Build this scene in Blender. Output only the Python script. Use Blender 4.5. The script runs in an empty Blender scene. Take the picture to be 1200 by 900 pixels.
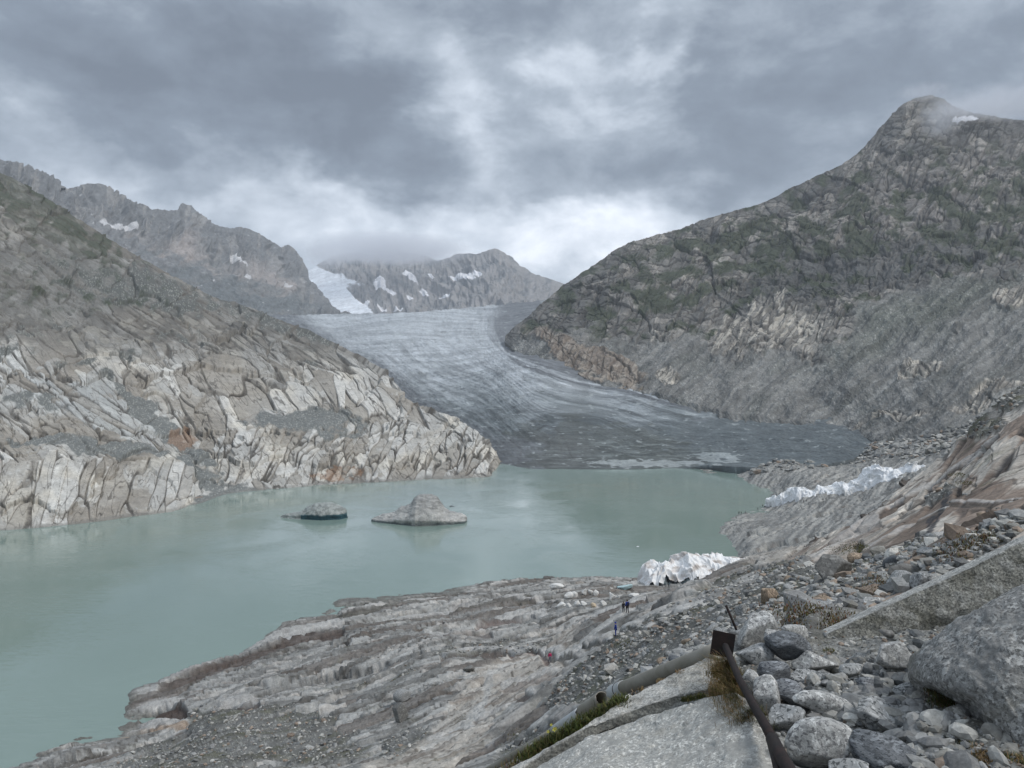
import bpy, bmesh, math, random
import numpy as np
from mathutils import Vector, Matrix

# ------------------------------------------------------------------ camera, sky, sun, exposure
F0 = 902.0            # focal length in photo pixels (1200 wide)
HOR = 430.0           # horizon row in the photo
CAMZ = 83.0           # camera height above the lake (lake = 0)
scene = bpy.context.scene
cam_d = bpy.data.cameras.new('camera')
cam = bpy.data.objects.new('camera', cam_d)
scene.collection.objects.link(cam)
scene.camera = cam
cam.location = (0, 0, CAMZ)
cam.rotation_euler = (math.radians(90), 0, 0)
cam_d.sensor_width = 36.0
cam_d.lens = F0 / 1200.0 * 36.0
cam_d.shift_y = -(450.0 - HOR) / 1200.0
cam_d.clip_start = 0.1
cam_d.clip_end = 60000

SUN_EL, SUN_AZ = math.radians(50), math.radians(115)     # azimuth from +Y towards +X
world = bpy.data.worlds.new('World')
scene.world = world
world.use_nodes = True
scene.view_settings.view_transform = 'Standard'
scene.view_settings.look = 'None'
scene.view_settings.exposure = 0.5
scene.view_settings.gamma = 1.0
scene.view_settings.use_curve_mapping = False
scene.cycles.use_denoising = True
scene.cycles.max_bounces = 5
scene.cycles.diffuse_bounces = 2
scene.cycles.glossy_bounces = 2
scene.cycles.transmission_bounces = 2
scene.cycles.volume_bounces = 2
scene.cycles.volume_step_rate = 4.0
scene.cycles.volume_preview_step_rate = 4.0
scene.cycles.volume_max_steps = 64


def build_sky():
    nt = world.node_tree
    nt.nodes.clear()
    N, L = nt.nodes, nt.links

    def math_(op, a, b=None, c=None, clamp=False):
        n = N.new('ShaderNodeMath'); n.operation = op; n.use_clamp = clamp
        for i, v in enumerate((a, b, c)):
            if v is None: continue
            if isinstance(v, (int, float)): n.inputs[i].default_value = v
            else: L.new(v, n.inputs[i])
        return n.outputs[0]

    def vec(op, a, b):
        n = N.new('ShaderNodeVectorMath'); n.operation = op
        for i, v in enumerate((a, b)):
            if v is None: continue
            if isinstance(v, tuple): n.inputs[i].default_value = v
            else: L.new(v, n.inputs[i])
        return n
    tc = N.new('ShaderNodeTexCoord')
    sep = N.new('ShaderNodeSeparateXYZ'); L.new(tc.outputs['Generated'], sep.inputs[0])
    x, y, z = sep.outputs
    zc = math_('MAXIMUM', z, 0.0)
    # clouds lie on a flat deck: project the direction on to it
    k = math_('DIVIDE', 1.0, math_('ADD', zc, 0.30))
    deck = N.new('ShaderNodeCombineXYZ')
    L.new(math_('MULTIPLY', x, k), deck.inputs[0]); L.new(math_('MULTIPLY', y, k), deck.inputs[1])
    L.new(math_('MULTIPLY', zc, 4.0), deck.inputs[2])

    def noise(scale, detail, rough, dist, off=(0, 0, 0), src=None):
        a = vec('ADD', src or deck.outputs[0], off)
        n = N.new('ShaderNodeTexNoise'); n.noise_dimensions = '3D'
        n.inputs['Scale'].default_value = scale; n.inputs['Detail'].default_value = detail
        n.inputs['Roughness'].default_value = rough; n.inputs['Distortion'].default_value = dist
        L.new(a.outputs[0], n.inputs['Vector'])
        return n
    lump = N.new('ShaderNodeCombineXYZ'); L.new(x, lump.inputs[0]); L.new(y, lump.inputs[1]); L.new(math_('MULTIPLY', z, 1.7), lump.inputs[2])
    LV = lump.outputs[0]
    big = noise(3.4, 5, 0.50, 0.3, (3.1, 1.7, 0), LV)
    mid = noise(8.5, 9, 0.60, 0.2, (7.3, 4.2, 1), LV)
    warp = noise(5.0, 5, 0.6, 0.1, (1.3, 9.2, 4), LV)
    # azimuth / elevation, gently warped, places the large bright and dark banks
    az = math_('ARCTAN2', x, y)
    el = math_('ARCSINE', z)
    ae = N.new('ShaderNodeCombineXYZ'); L.new(az, ae.inputs[0]); L.new(el, ae.inputs[1])
    w0 = vec('SUBTRACT', warp.outputs['Color'], (0.5, 0.5, 0.5))
    w1 = vec('MULTIPLY', w0.outputs[0], (0.30, 0.22, 0.0))
    aew = vec('ADD', ae.outputs[0], w1.outputs[0]).outputs[0]
    banks = [  # centre px, centre py, radius x, radius y, brightness
        (250, 100, 290, 85, -0.36), (430, 155, 110, 42, -0.26), (60, 30, 200, 50, -0.10), (660, 15, 150, 30, -0.24),
        (545, 130, 42, 70, 0.34), (690, 95, 58, 60, 0.32), (620, 75, 40, 40, -.10), (760, 60, 30, 50, 0.34), (490, 120, 30, 25, .25), (650, 165, 60, 40, -0.06),
        (930, 120, 190, 105, -0.28), (1130, 60, 120, 70, -0.08), (800, 190, 110, 40, -0.10),
        (250, 240, 210, 40, 0.26), (560, 255, 120, 40, 0.22), (740, 275, 140, 45, 0.34), (450, 200, 120, 18, -0.08),
        (640, 215, 110, 18, -0.10), (430, 285, 90, 22, -0.02), (20, 160, 90, 30, 0.16), (640, 320, 160, 30, 0.30),
        (470, 45, 60, 40, 0.14), (1190, 40, 60, 40, 0.08),
    ]
    tot = None
    for (px, py, rx, ry, amp) in banks:
        a0 = math.atan((px - 600) / F0); e0 = math.atan((HOR - py) / F0 * math.cos(a0))
        d = vec('SUBTRACT', aew, (a0, e0, 0))
        s = vec('MULTIPLY', d.outputs[0], (F0 / rx, F0 / ry, 0))
        q = vec('DOT_PRODUCT', s.outputs[0], s.outputs[0]).outputs['Value']
        g = math_('MULTIPLY', math_('EXPONENT', math_('MULTIPLY', q, -0.8)), amp)
        tot = g if tot is None else math_('ADD', tot, g)
    b = math_('ADD', 0.49, tot)
    b = math_('ADD', b, math_('MULTIPLY', math_('SUBTRACT', big.outputs['Fac'], 0.5), 0.75))
    b = math_('ADD', b, math_('MULTIPLY', math_('SUBTRACT', mid.outputs['Fac'], 0.5), 1.0))
    b = math_('MAXIMUM', b, 0.0)
    ramp = N.new('ShaderNodeValToRGB'); L.new(b, ramp.inputs[0])
    cr = ramp.color_ramp
    cr.elements[0].position = 0.0; cr.elements[0].color = (0.143, 0.170, 0.212, 1)
    cr.elements[1].position = 1.0; cr.elements[1].color = (0.90, 0.945, 1.02, 1)
    for p, c in ((0.25, (0.198, 0.236, 0.290, 1)), (0.5, (0.335, 0.385, 0.45, 1)), (0.75, (0.575, 0.632, 0.71, 1))):
        e = cr.elements.new(p); e.color = c
    # an overcast sky is brightest overhead
    zen = N.new('ShaderNodeMapRange'); zen.interpolation_type = 'SMOOTHSTEP'
    zen.inputs['From Min'].default_value = math.sin(math.radians(26)); zen.inputs['From Max'].default_value = 0.92
    zen.inputs['To Min'].default_value = 9.4; zen.inputs['To Max'].default_value = ZENITH
    L.new(z, zen.inputs['Value'])
    cl = vec('SCALE', ramp.outputs[0], None); L.new(zen.outputs[0], cl.inputs['Scale'])
    sky = N.new('ShaderNodeTexSky'); sky.sky_type = 'NISHITA'; sky.sun_disc = False
    sky.sun_elevation = SUN_EL; sky.sun_rotation = SUN_AZ; sky.altitude = 2300
    mx = N.new('ShaderNodeMix'); mx.data_type = 'RGBA'; mx.inputs[0].default_value = 0.96
    L.new(sky.outputs[0], mx.inputs[6]); L.new(cl.outputs[0], mx.inputs[7])
    bg = N.new('ShaderNodeBackground'); bg.inputs['Strength'].default_value = 0.1
    L.new(mx.outputs[2], bg.inputs['Color'])
    out = N.new('ShaderNodeOutputWorld'); L.new(bg.outputs[0], out.inputs['Surface'])


ZENITH = 15.0
build_sky()
sun_d = bpy.data.lights.new('sun', 'SUN')
sun_d.energy = 1.5; sun_d.angle = math.radians(16); sun_d.color = (1.0, 0.96, 0.91)
sun = bpy.data.objects.new('sun', sun_d); scene.collection.objects.link(sun)
sd = Vector((math.cos(SUN_EL) * math.sin(SUN_AZ), math.cos(SUN_EL) * math.cos(SUN_AZ), math.sin(SUN_EL)))
sun.rotation_euler = (-sd).to_track_quat('-Z', 'Y').to_euler()

# ------------------------------------------------------------------ numpy noise
f32 = np.float32
def _h(ix, iy, iz, seed):
    h = (ix.astype(np.uint32) * np.uint32(374761393)) ^ (iy.astype(np.uint32) * np.uint32(668265263)) ^ \
        (iz.astype(np.uint32) * np.uint32(2147483647 - 30941)) ^ np.uint32((seed * 974634777 + 12345) & 0xffffffff)
    h = (h ^ (h >> np.uint32(13))) * np.uint32(1274126177)
    h = (h ^ (h >> np.uint32(16))) * np.uint32(2246822519)
    return h ^ (h >> np.uint32(15))
def rnd(ix, iy, iz=None, seed=0):
    if iz is None: iz = np.zeros_like(ix)
    return (_h(ix, iy, iz, seed) & np.uint32(0xffffff)).astype(f32) / f32(0xffffff)
def noise2(x, y, seed=0):
    x0 = np.floor(x); y0 = np.floor(y)
    fx = (x - x0).astype(f32); fy = (y - y0).astype(f32)
    ix = x0.astype(np.int64); iy = y0.astype(np.int64)
    ux = fx * fx * fx * (fx * (fx * 6 - 15) + 10); uy = fy * fy * fy * (fy * (fy * 6 - 15) + 10)
    def g(dx, dy):
        a = rnd(ix + dx, iy + dy, seed=seed) * f32(2 * math.pi)
        return np.cos(a) * (fx - dx) + np.sin(a) * (fy - dy)
    a = g(0, 0); b = g(1, 0); c = g(0, 1); d = g(1, 1)
    return (a + (b - a) * ux + (c - a) * uy + (a - b - c + d) * ux * uy) * f32(1.5)
def noise3(x, y, z, seed=0):
    x0 = np.floor(x); y0 = np.floor(y); z0 = np.floor(z)
    fx = (x - x0).astype(f32); fy = (y - y0).astype(f32); fz = (z - z0).astype(f32)
    ix = x0.astype(np.int64); iy = y0.astype(np.int64); iz = z0.astype(np.int64)
    s = lambda t: t * t * t * (t * (t * 6 - 15) + 10)
    ux, uy, uz = s(fx), s(fy), s(fz)
    r = 0
    for dx in (0, 1):
        wx = ux if dx else 1 - ux
        for dy in (0, 1):
            wy = uy if dy else 1 - uy
            for dz in (0, 1):
                wz = uz if dz else 1 - uz
                h = _h(ix + dx, iy + dy, iz + dz, seed)
                gx = (h & np.uint32(1023)).astype(f32) / 511.5 - 1; gy = ((h >> np.uint32(10)) & np.uint32(1023)).astype(f32) / 511.5 - 1
                gz = ((h >> np.uint32(20)) & np.uint32(1023)).astype(f32) / 511.5 - 1
                r = r + wx * wy * wz * (gx * (fx - dx) + gy * (fy - dy) + gz * (fz - dz))
    return r * f32(1.3)
def fbm(x, y, o=5, seed=0, gain=0.5, lac=2.03):
    r = 0; a = 1.0; t = 0
    for i in range(o):
        r = r + a * noise2(x, y, seed + i * 7); t += a
        x = x * lac + 3.7; y = y * lac + 1.9; a *= gain
    return r
def ridged(x, y, o=5, seed=0, gain=0.5, lac=2.03):
    r = 0; a = 1.0
    for i in range(o):
        n = 1 - np.abs(noise2(x, y, seed + i * 7)) * 1.6
        r = r + a * n * n; x = x * lac + 3.7; y = y * lac + 1.9; a *= gain
    return r
def vor(x, y, seed=0, jit=0.9):
    """F1, F2, cell random, offset to cell point"""
    x0 = np.floor(x); y0 = np.floor(y)
    ix = x0.astype(np.int64); iy = y0.astype(np.int64)
    f1 = np.full(x.shape, 9, f32); f2 = f1.copy(); cid = f1 * 0; ox = f1 * 0; oy = f1 * 0; cid2 = f1 * 0
    for dx in (-1, 0, 1):
        for dy in (-1, 0, 1):
            jx = ix + dx; jy = iy + dy
            px = jx + 0.5 + jit * (rnd(jx, jy, seed=seed) - 0.5); py = jy + 0.5 + jit * (rnd(jx, jy, seed=seed + 1) - 0.5)
            ax = (x - px).astype(f32); ay = (y - py).astype(f32)
            d = np.sqrt(ax * ax + ay * ay)
            near = d < f1
            f2 = np.where(near, f1, np.minimum(f2, d))
            cid = np.where(near, rnd(jx, jy, seed=seed + 2), cid); cid2 = np.where(near, rnd(jx, jy, seed=seed + 3), cid2)
            ox = np.where(near, ax, ox); oy = np.where(near, ay, oy)
            f1 = np.where(near, d, f1)
    return f1, f2, cid, cid2, ox, oy
def sst(a, b, x):
    t = np.clip((x - a) / (b - a), 0, 1); return t * t * (3 - 2 * t)
def rot(x, y, deg):
    c, s = math.cos(math.radians(deg)), math.sin(math.radians(deg))
    return x * c + y * s, -x * s + y * c
def slabs(a, b, sa, sb, seed, tilt=0.8, warp=0.35, jit=0.9):
    """fractured blocks: height (-.5...5 with per-block tilt), crack closeness 0..1 (1=crack), block random"""
    u = a / sa; v = b / sb
    u2 = u + warp * fbm(u * 0.7, v * 0.7, 4, seed + 50); v2 = v + warp * fbm(u * 0.7 + 9, v * 0.7, 4, seed + 90)
    f1, f2, c1, c2, ox, oy = vor(u2, v2, seed, jit)
    h = (c1 - 0.5) + tilt * ((c2 - 0.5) * ox * 2 + (c1 - 0.3) * oy * 1.5) + 0.7 * np.sqrt(np.clip(1.1 - f1 * f1, 0, 1)) - 0.5
    crack = 1 - sst(0.0, 0.16, f2 - f1)
    return h, crack, c2
def lines(a, b, sa, sb, seed, w=0.05, o=4):
    """thin wandering joints, 1 on the line"""
    return sst(w, w * .25, np.abs(fbm(a / sa, b / sb, o, seed, 0.45)))
def slab2(a, b, sa, sb, seed, warp=.5, gap=.10, gvar=.22, tilt=1.0):
    """large smooth ice-polished slabs: height, gap mask (open joints of varying width), block random x2"""
    u = a / sa; v = b / sb
    wu = noise2(u * .55 + 3, v * .35, seed + 11) + .35 * noise2(u * 1.7, v * 1.3, seed + 12); wv = noise2(u * .45 + 8, v * .4, seed + 13) + .35 * noise2(u * 1.5 + 5, v * 1.2, seed + 14)
    f1, f2, c1, c2, ox, oy = vor(u + warp * wu, v + warp * wv * 1.4, seed, .85)
    g = np.clip(gap + gvar * fbm(u * .6, v * .6, 3, seed + 15), .02, 1)
    e = f2 - f1
    m = sst(g, g * .35, e)
    h = (c1 - .5) + tilt * ((c2 - .5) * ox * 1.6 + (c1 - .25) * oy * 1.4) + .5 * np.sqrt(np.clip(1.1 - f1 * f1, 0, 1)) - .35 - .7 * m
    return h, m, c2, c1
def tps(pts, vals, q, smooth=1e-4):
    """thin plate spline, evaluated on the flat arrays q = (x, y)"""
    P = np.array(pts, float); n = len(P); v = np.array(vals, float)
    mu = P.mean(0); sc = P.std(0).max(); P = (P - mu) / sc
    def U(r2): return r2 * np.log(r2 + 1e-12) * 0.5
    D = ((P[:, None] - P[None]) ** 2).sum(2)
    K = U(D) + np.eye(n) * smooth
    A = np.zeros((n + 3, n + 3)); A[:n, :n] = K; A[:n, n] = 1; A[:n, n + 1:] = P; A[n, :n] = 1; A[n + 1:, :n] = P.T
    w = np.linalg.solve(A, np.concatenate([v, [0, 0, 0]]))
    x = (q[0] - mu[0]) / sc; y = (q[1] - mu[1]) / sc
    out = w[n] + w[n + 1] * x + w[n + 2] * y
    for i in range(n):
        out = out + w[i] * U((x - P[i, 0]) ** 2 + (y - P[i, 1]) ** 2)
    return out
def curve(pts, x):
    p = sorted(pts); return np.interp(x, [a[0] for a in p], [a[1] for a in p])
def blob(px, py, cx, cy, rx, ry, ang=0, soft=0.5):
    u, v = rot(px - cx, py - cy, ang)
    r = np.sqrt((u / rx) ** 2 + (v / ry) ** 2)
    return 1 - sst(1 - soft, 1 + soft, r)
def mixc(c, col, m):
    return c + (np.array(col, f32) - c) * m[..., None]

def along(px, py, pts, w):
    """closeness (1..0) to a polyline given in photo columns/rows, half width w"""
    best = np.full(px.shape, 1e9)
    for (x0, y0), (x1, y1) in zip(pts[:-1], pts[1:]):
        t = np.clip(((px - x0) * (x1 - x0) + (py - y0) * (y1 - y0)) / ((x1 - x0) ** 2 + (y1 - y0) ** 2), 0, 1)
        best = np.minimum(best, np.hypot(px - x0 - t * (x1 - x0), (py - y0 - t * (y1 - y0)) * 1.0))
    return sst(w, w * .45, best)
def P3(px, py, d):
    return np.array([(px - 600) / F0 * d, d, CAMZ - (py - HOR) / F0 * d])
def V3(px, py, d): return Vector(P3(px, py, d))
def wd(py): return CAMZ * F0 / (py - HOR)      # distance at which a photo row meets the lake

# ------------------------------------------------------------------ object helpers
COL = scene.collection
def tag(o, label=None, cat=None, group=None, kind=None):
    if label: o['label'] = label
    if cat: o['category'] = cat
    if group: o['group'] = group
    if kind: o['kind'] = kind
    return o
def empty(name, loc, label, cat, group=None):
    o = bpy.data.objects.new(name, None); COL.objects.link(o); o.location = loc
    o.empty_display_size = 0.2
    return tag(o, label, cat, group)
def link(name, me, mat, parent=None, loc=None):
    o = bpy.data.objects.new(name, me); COL.objects.link(o)
    if mat: me.materials.append(mat)
    if parent is not None: o.parent = parent
    if loc is not None: o.location = loc
    return o
def mesh_np(name, verts, faces, smooth=True, col=None):
    me = bpy.data.meshes.new(name)
    verts = np.asarray(verts, f32).reshape(-1, 3); faces = np.asarray(faces, np.int32)
    k = faces.shape[1]
    me.vertices.add(len(verts)); me.vertices.foreach_set('co', verts.ravel())
    me.loops.add(faces.size); me.loops.foreach_set('vertex_index', faces.ravel())
    me.polygons.add(len(faces)); me.polygons.foreach_set('loop_start', np.arange(0, faces.size, k, dtype=np.int32))
    me.polygons.foreach_set('use_smooth', np.full(len(faces), smooth))
    me.update(calc_edges=True)
    if col is not None:
        at = me.color_attributes.new('Col', 'FLOAT_COLOR', 'POINT')
        c4 = np.ones((len(verts), 4), f32); c4[:, :3] = np.clip(np.asarray(col).reshape(-1, 3), 0.004, 0.95)
        at.data.foreach_set('color', c4.ravel())
    return me
def grid_faces(nr, nc, flip=False):
    i = np.arange(nr * nc).reshape(nr, nc)
    f = np.stack([i[:-1, :-1], i[:-1, 1:], i[1:, 1:], i[1:, :-1]], -1).reshape(-1, 4)
    return f[:, ::-1] if flip else f
def grid_normals(V):
    du = np.gradient(V, axis=1); dv = np.gradient(V, axis=0)
    n = np.cross(dv, du); n /= np.linalg.norm(n, axis=2, keepdims=True) + 1e-9
    s = np.sign((n * (np.array([0, 0, CAMZ]) - V)).sum(2)); s[s == 0] = 1
    return n * s[..., None]

def nodes_of(name, rough=0.85, spec=0.3):
    m = bpy.data.materials.new(name); m.use_nodes = True
    nt = m.node_tree; b = nt.nodes['Principled BSDF']
    b.inputs['Roughness'].default_value = rough
    b.inputs['Specular IOR Level'].default_value = spec
    return m, nt, b
def nz(nt, scale, detail=4, rough=0.6, vec=None, dist=0):
    n = nt.nodes.new('ShaderNodeTexNoise'); n.inputs['Scale'].default_value = scale; n.inputs['Detail'].default_value = detail
    n.inputs['Roughness'].default_value = rough; n.inputs['Distortion'].default_value = dist
    if vec is not None: nt.links.new(vec, n.inputs['Vector'])
    return n
def rock_mat(name, scales, bump=0.5, bdist=0.3, contrast=0.5, base=None, speck=None, rough=0.88):
    """albedo = vertex colour (or base) x layered noise, plus bump at the same scales"""
    m, nt, b = nodes_of(name, rough, 0.25)
    L = nt.links
    tc = nt.nodes.new('ShaderNodeTexCoord').outputs['Object']
    if base is None:
        a = nt.nodes.new('ShaderNodeAttribute'); a.attribute_name = 'Col'; src = a.outputs['Color']
    else:
        a = nt.nodes.new('ShaderNodeRGB'); a.outputs[0].default_value = (*base, 1); src = a.outputs[0]
    hsum = None
    for i, s in enumerate(scales):
        n = nz(nt, s, 6, 0.65, tc, 0.2)
        mr = nt.nodes.new('ShaderNodeMapRange'); mr.inputs['From Min'].default_value = 0.3; mr.inputs['From Max'].default_value = 0.7
        mr.inputs['To Min'].default_value = 1 - contrast * 0.6; mr.inputs['To Max'].default_value = 1 + contrast * 0.6
        L.new(n.outputs['Fac'], mr.inputs['Value'])
        v = nt.nodes.new('ShaderNodeVectorMath'); v.operation = 'SCALE'; L.new(src, v.inputs[0]); L.new(mr.outputs[0], v.inputs['Scale'])
        src = v.outputs[0]
        if hsum is None: hsum = n.outputs['Fac']
        else:
            ad = nt.nodes.new('ShaderNodeMath'); ad.operation = 'MULTIPLY_ADD'; L.new(n.outputs['Fac'], ad.inputs[0])
            ad.inputs[1].default_value = scales[0] / s; L.new(hsum, ad.inputs[2]); hsum = ad.outputs[0]
    if speck:      # light and dark mineral grains
        sc, amt = speck
        vo = nt.nodes.new('ShaderNodeTexVoronoi'); vo.inputs['Scale'].default_value = sc; L.new(tc, vo.inputs['Vector'])
        se = nt.nodes.new('ShaderNodeSeparateColor'); L.new(vo.outputs['Color'], se.inputs[0])
        mr = nt.nodes.new('ShaderNodeMapRange'); mr.inputs['To Min'].default_value = 1 - amt; mr.inputs['To Max'].default_value = 1 + amt
        L.new(se.outputs[0], mr.inputs['Value'])
        v = nt.nodes.new('ShaderNodeVectorMath'); v.operation = 'SCALE'; L.new(src, v.inputs[0]); L.new(mr.outputs[0], v.inputs['Scale'])
        src = v.outputs[0]
    L.new(src, b.inputs['Base Color'])
    bp = nt.nodes.new('ShaderNodeBump'); bp.inputs['Strength'].default_value = bump; bp.inputs['Distance'].default_value = bdist
    L.new(hsum, bp.inputs['Height']); L.new(bp.outputs[0], b.inputs['Normal'])
    return m

def loft(px0, px1, nx, ny, top, bot, ctrl, back=12, bstep=(25, 10), front=6, fstep=(0, -8)):
    """surface laid between a skyline and a foot line; ctrl gives distances; carries on behind the ridge and below the foot"""
    px = np.linspace(px0, px1, nx)
    t = curve(top, px); b = np.maximum(curve(bot, px), t + 0.5)
    v = np.linspace(0, 1, ny)[:, None]
    PX = np.repeat(px[None], ny, 0); PY = t[None] * (1 - v) + b[None] * v
    if callable(ctrl): D = ctrl(PX, PY)
    else:
        C = np.array(ctrl, float)
        D = np.exp(tps(C[:, :2], np.log(C[:, 2]), (PX, PY)))
    V = np.stack([(PX - 600) / F0 * D, D, CAMZ - (PY - HOR) / F0 * D], -1)
    if back:
        k = (np.arange(back, 0, -1) ** 1.5)[:, None]
        B = np.repeat(V[:1], back, 0).copy(); B[..., 1] += k * bstep[0]; B[..., 2] -= k * bstep[1]
        B[..., 0] *= B[..., 1] / V[:1, :, 1]
        V = np.concatenate([B, V]); PX = np.concatenate([np.repeat(PX[:1], back, 0), PX]); PY = np.concatenate([np.repeat(PY[:1], back, 0) - k * 0.8, PY])
    if front:
        k = (np.arange(1, front + 1))[:, None]
        B = np.repeat(V[-1:], front, 0).copy(); B[..., 1] -= k * fstep[0]; B[..., 2] += k * fstep[1]
        V = np.concatenate([V, B]); PX = np.concatenate([PX, np.repeat(PX[-1:], front, 0)]); PY = np.concatenate([PY, np.repeat(PY[-1:], front, 0) + k])
    return V, PX, PY
def terrain(name, V, col, mat, kind='structure', smooth=True):
    o = link(name, mesh_np(name, V, grid_faces(V.shape[0], V.shape[1]), smooth, col), mat)
    tag(o, kind=kind)
    return o

# ------------------------------------------------------------------ lake and valley floor
def build_lake():
    m, nt, b = nodes_of('lake_water', 0.03, 0.5)
    L = nt.links
    tc = nt.nodes.new('ShaderNodeTexCoord').outputs['Object']
    n = nz(nt, 0.006, 4, 0.5, tc, 0.6)
    cr = nt.nodes.new('ShaderNodeValToRGB'); L.new(n.outputs['Fac'], cr.inputs[0])
    cr.color_ramp.elements[0].position = 0.35; cr.color_ramp.elements[0].color = (0.185, 0.252, 0.220, 1)
    cr.color_ramp.elements[1].position = 0.65; cr.color_ramp.elements[1].color = (0.220, 0.292, 0.258, 1)
    L.new(cr.outputs[0], b.inputs['Base Color'])
    b.inputs['IOR'].default_value = 1.7
    mp = nt.nodes.new('ShaderNodeMapping'); mp.inputs['Scale'].default_value = (0.35, 1.0, 1.0); mp.inputs['Rotation'].default_value = (0, 0, 0.15)
    L.new(tc, mp.inputs['Vector'])
    r1 = nz(nt, 0.55, 3, 0.55, mp.outputs[0], 0.3); r2 = nz(nt, 0.035, 2, 0.5, tc, 0.5)
    rr = nt.nodes.new('ShaderNodeMapRange'); rr.inputs['From Min'].default_value = 0.40; rr.inputs['From Max'].default_value = 0.62
    rr.inputs['To Min'].default_value = 0.25; rr.inputs['To Max'].default_value = 1.0
    L.new(r2.outputs['Fac'], rr.inputs['Value'])
    mu = nt.nodes.new('ShaderNodeMath'); mu.operation = 'MULTIPLY'; L.new(r1.outputs['Fac'], mu.inputs[0]); L.new(rr.outputs[0], mu.inputs[1])
    bp = nt.nodes.new('ShaderNodeBump'); bp.inputs['Strength'].default_value = 0.30; bp.inputs['Distance'].default_value = 0.35
    L.new(mu.outputs[0], bp.inputs['Height']); L.new(bp.outputs[0], b.inputs['Normal'])
    V = np.array([[-900, 40, 0], [420, 40, 0], [420, 1000, 0], [-900, 1000, 0]])
    tag(link('lake', mesh_np('lake', V, [[0, 1, 2, 3]]), m), kind='structure')
build_lake()
gm = rock_mat('valley_rock', [0.01, 0.2], base=(0.16, 0.16, 0.15))
V = np.array([[-14000, -14000, -14], [14000, -14000, -14], [14000, 14000, -14], [-14000, 14000, -14]])
tag(link('ground', mesh_np('ground', V, [[0, 1, 2, 3]]), gm), kind='structure')

PALE = (0.46, 0.45, 0.42); CREAM = (0.50, 0.47, 0.41); GREY = (0.23, 0.23, 0.22); DGREY = (0.13, 0.135, 0.135)
BROWN = (0.15, 0.115, 0.09); SCREE = (0.20, 0.205, 0.195); GREEN = (0.060, 0.075, 0.038); RUST = (0.24, 0.14, 0.08)

# ------------------------------------------------------------------ far mountains
def build_far():
    top = [(320, 330), (360, 318), (390, 300), (415, 296), (440, 300), (470, 296), (500, 300), (512, 306), (520, 304), (528, 302), (536, 298), (548, 297),
           (558, 298), (564, 297), (572, 293), (580, 291), (590, 296), (600, 302), (608, 311), (625, 321), (645, 327), (665, 335), (720, 348)]
    bot = [(320, 375), (720, 372)]
    ctrl = [(320, 330, 6600), (400, 300, 6800), (500, 300, 6600), (580, 291, 5800), (660, 335, 5600), (720, 348, 5600),
            (320, 375, 5000), (480, 375, 4600), (600, 375, 4400), (720, 372, 4400), (480, 335, 5600), (590, 335, 5000)]
    V, PX, PY = loft(320, 720, 560, 150, top, bot, ctrl, 8, (120, 60), 3, (0, -60))
    N = grid_normals(V)
    w = fbm(PX / 60, PY / 40, 4, 11) * 14
    h = 42 * (ridged((PX + w) / 30, (PY + w) / 55, 6, 5, 0.5) - 1.1) + 20 * fbm(PX / 6, PY / 10, 4, 9)
    jag = np.exp(-((PY - np.repeat(curve(top, PX[0])[None], PX.shape[0], 0)) / 9) ** 2)
    h += 14 * jag * (ridged(PX / 9, PY / 30, 3, 45) - 1) * sst(470, 520, PX) * (1 - sst(590, 620, PX))
    n = fbm(PX / 7, PY / 4, 4, 77) * 0.45
    ic = blob(PX + 3 * n, PY, 388, 341, 44, 15, 42, 0.3) + blob(PX, PY, 408, 361, 30, 11, 15, 0.4) + .7 * blob(PX, PY, 385, 325, 40, 6, 12, .6)
    h *= 1 - .9 * sst(.2, .5, np.clip(ic, 0, 1))
    h *= .30 + .70 * sst(0, 14, PY - np.repeat(curve(top, PX[0])[None], PX.shape[0], 0))
    V = V + N * (h * 0.75)[..., None]
    c = np.zeros(V.shape, f32) + np.array((0.23, 0.225, 0.225), f32)
    c = mixc(c, (0.26, 0.25, 0.243), sst(0, .5, fbm(PX / 25, PY / 14, 4, 3)) * 0.7)
    c = mixc(c, (0.13, 0.14, 0.15), sst(0.1, .5, fbm(PX / 18, PY / 12, 5, 33)) * 0.8)
    n = fbm(PX / 7, PY / 4, 4, 77) * 0.45
    s = 0
    for (x, y, rx, ry, a) in ((478, 320, 5, 3, -20), (484, 326, 5, 2, -30), (445, 331, 6, 5, -60), (453, 337, 9, 2, -25), (497, 340, 5, 2, -35), (545, 324, 9, 3, -5),
                              (530, 325, 4, 1.5, 0), (560, 321, 4, 2, 0), (425, 355, 7, 2.5, 20), (447, 358, 5, 1.5, -30), (467, 360, 5, 1.5, 0), (505, 323, 3, 1.5, -20), (480, 347, 4, 1.5, -30), (520, 345, 6, 1.2, 0)):
        s = np.maximum(s, blob(PX, PY, x, y, rx * 1.25, ry * 1.35, -a, 0.5))
    s = sst(0.42, 0.62, s + n)
    c = mixc(c, (0.72, 0.72, 0.74), s)
    # the white icefall between the two massifs
    ic = blob(PX + 3 * n, PY, 388, 341, 44, 15, 42, 0.3) + blob(PX, PY, 408, 361, 30, 11, 15, 0.4) + .7 * blob(PX, PY, 385, 325, 40, 6, 12, .6)
    c = mixc(c, (0.66, 0.69, 0.73), sst(0.35, 0.6, np.clip(ic, 0, 1) + n * 0.5))
    terrain('far_mountain', V, c, rock_mat('far_rock', [0.01, 0.05], 0.5, 12, 0.35))
build_far()

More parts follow.
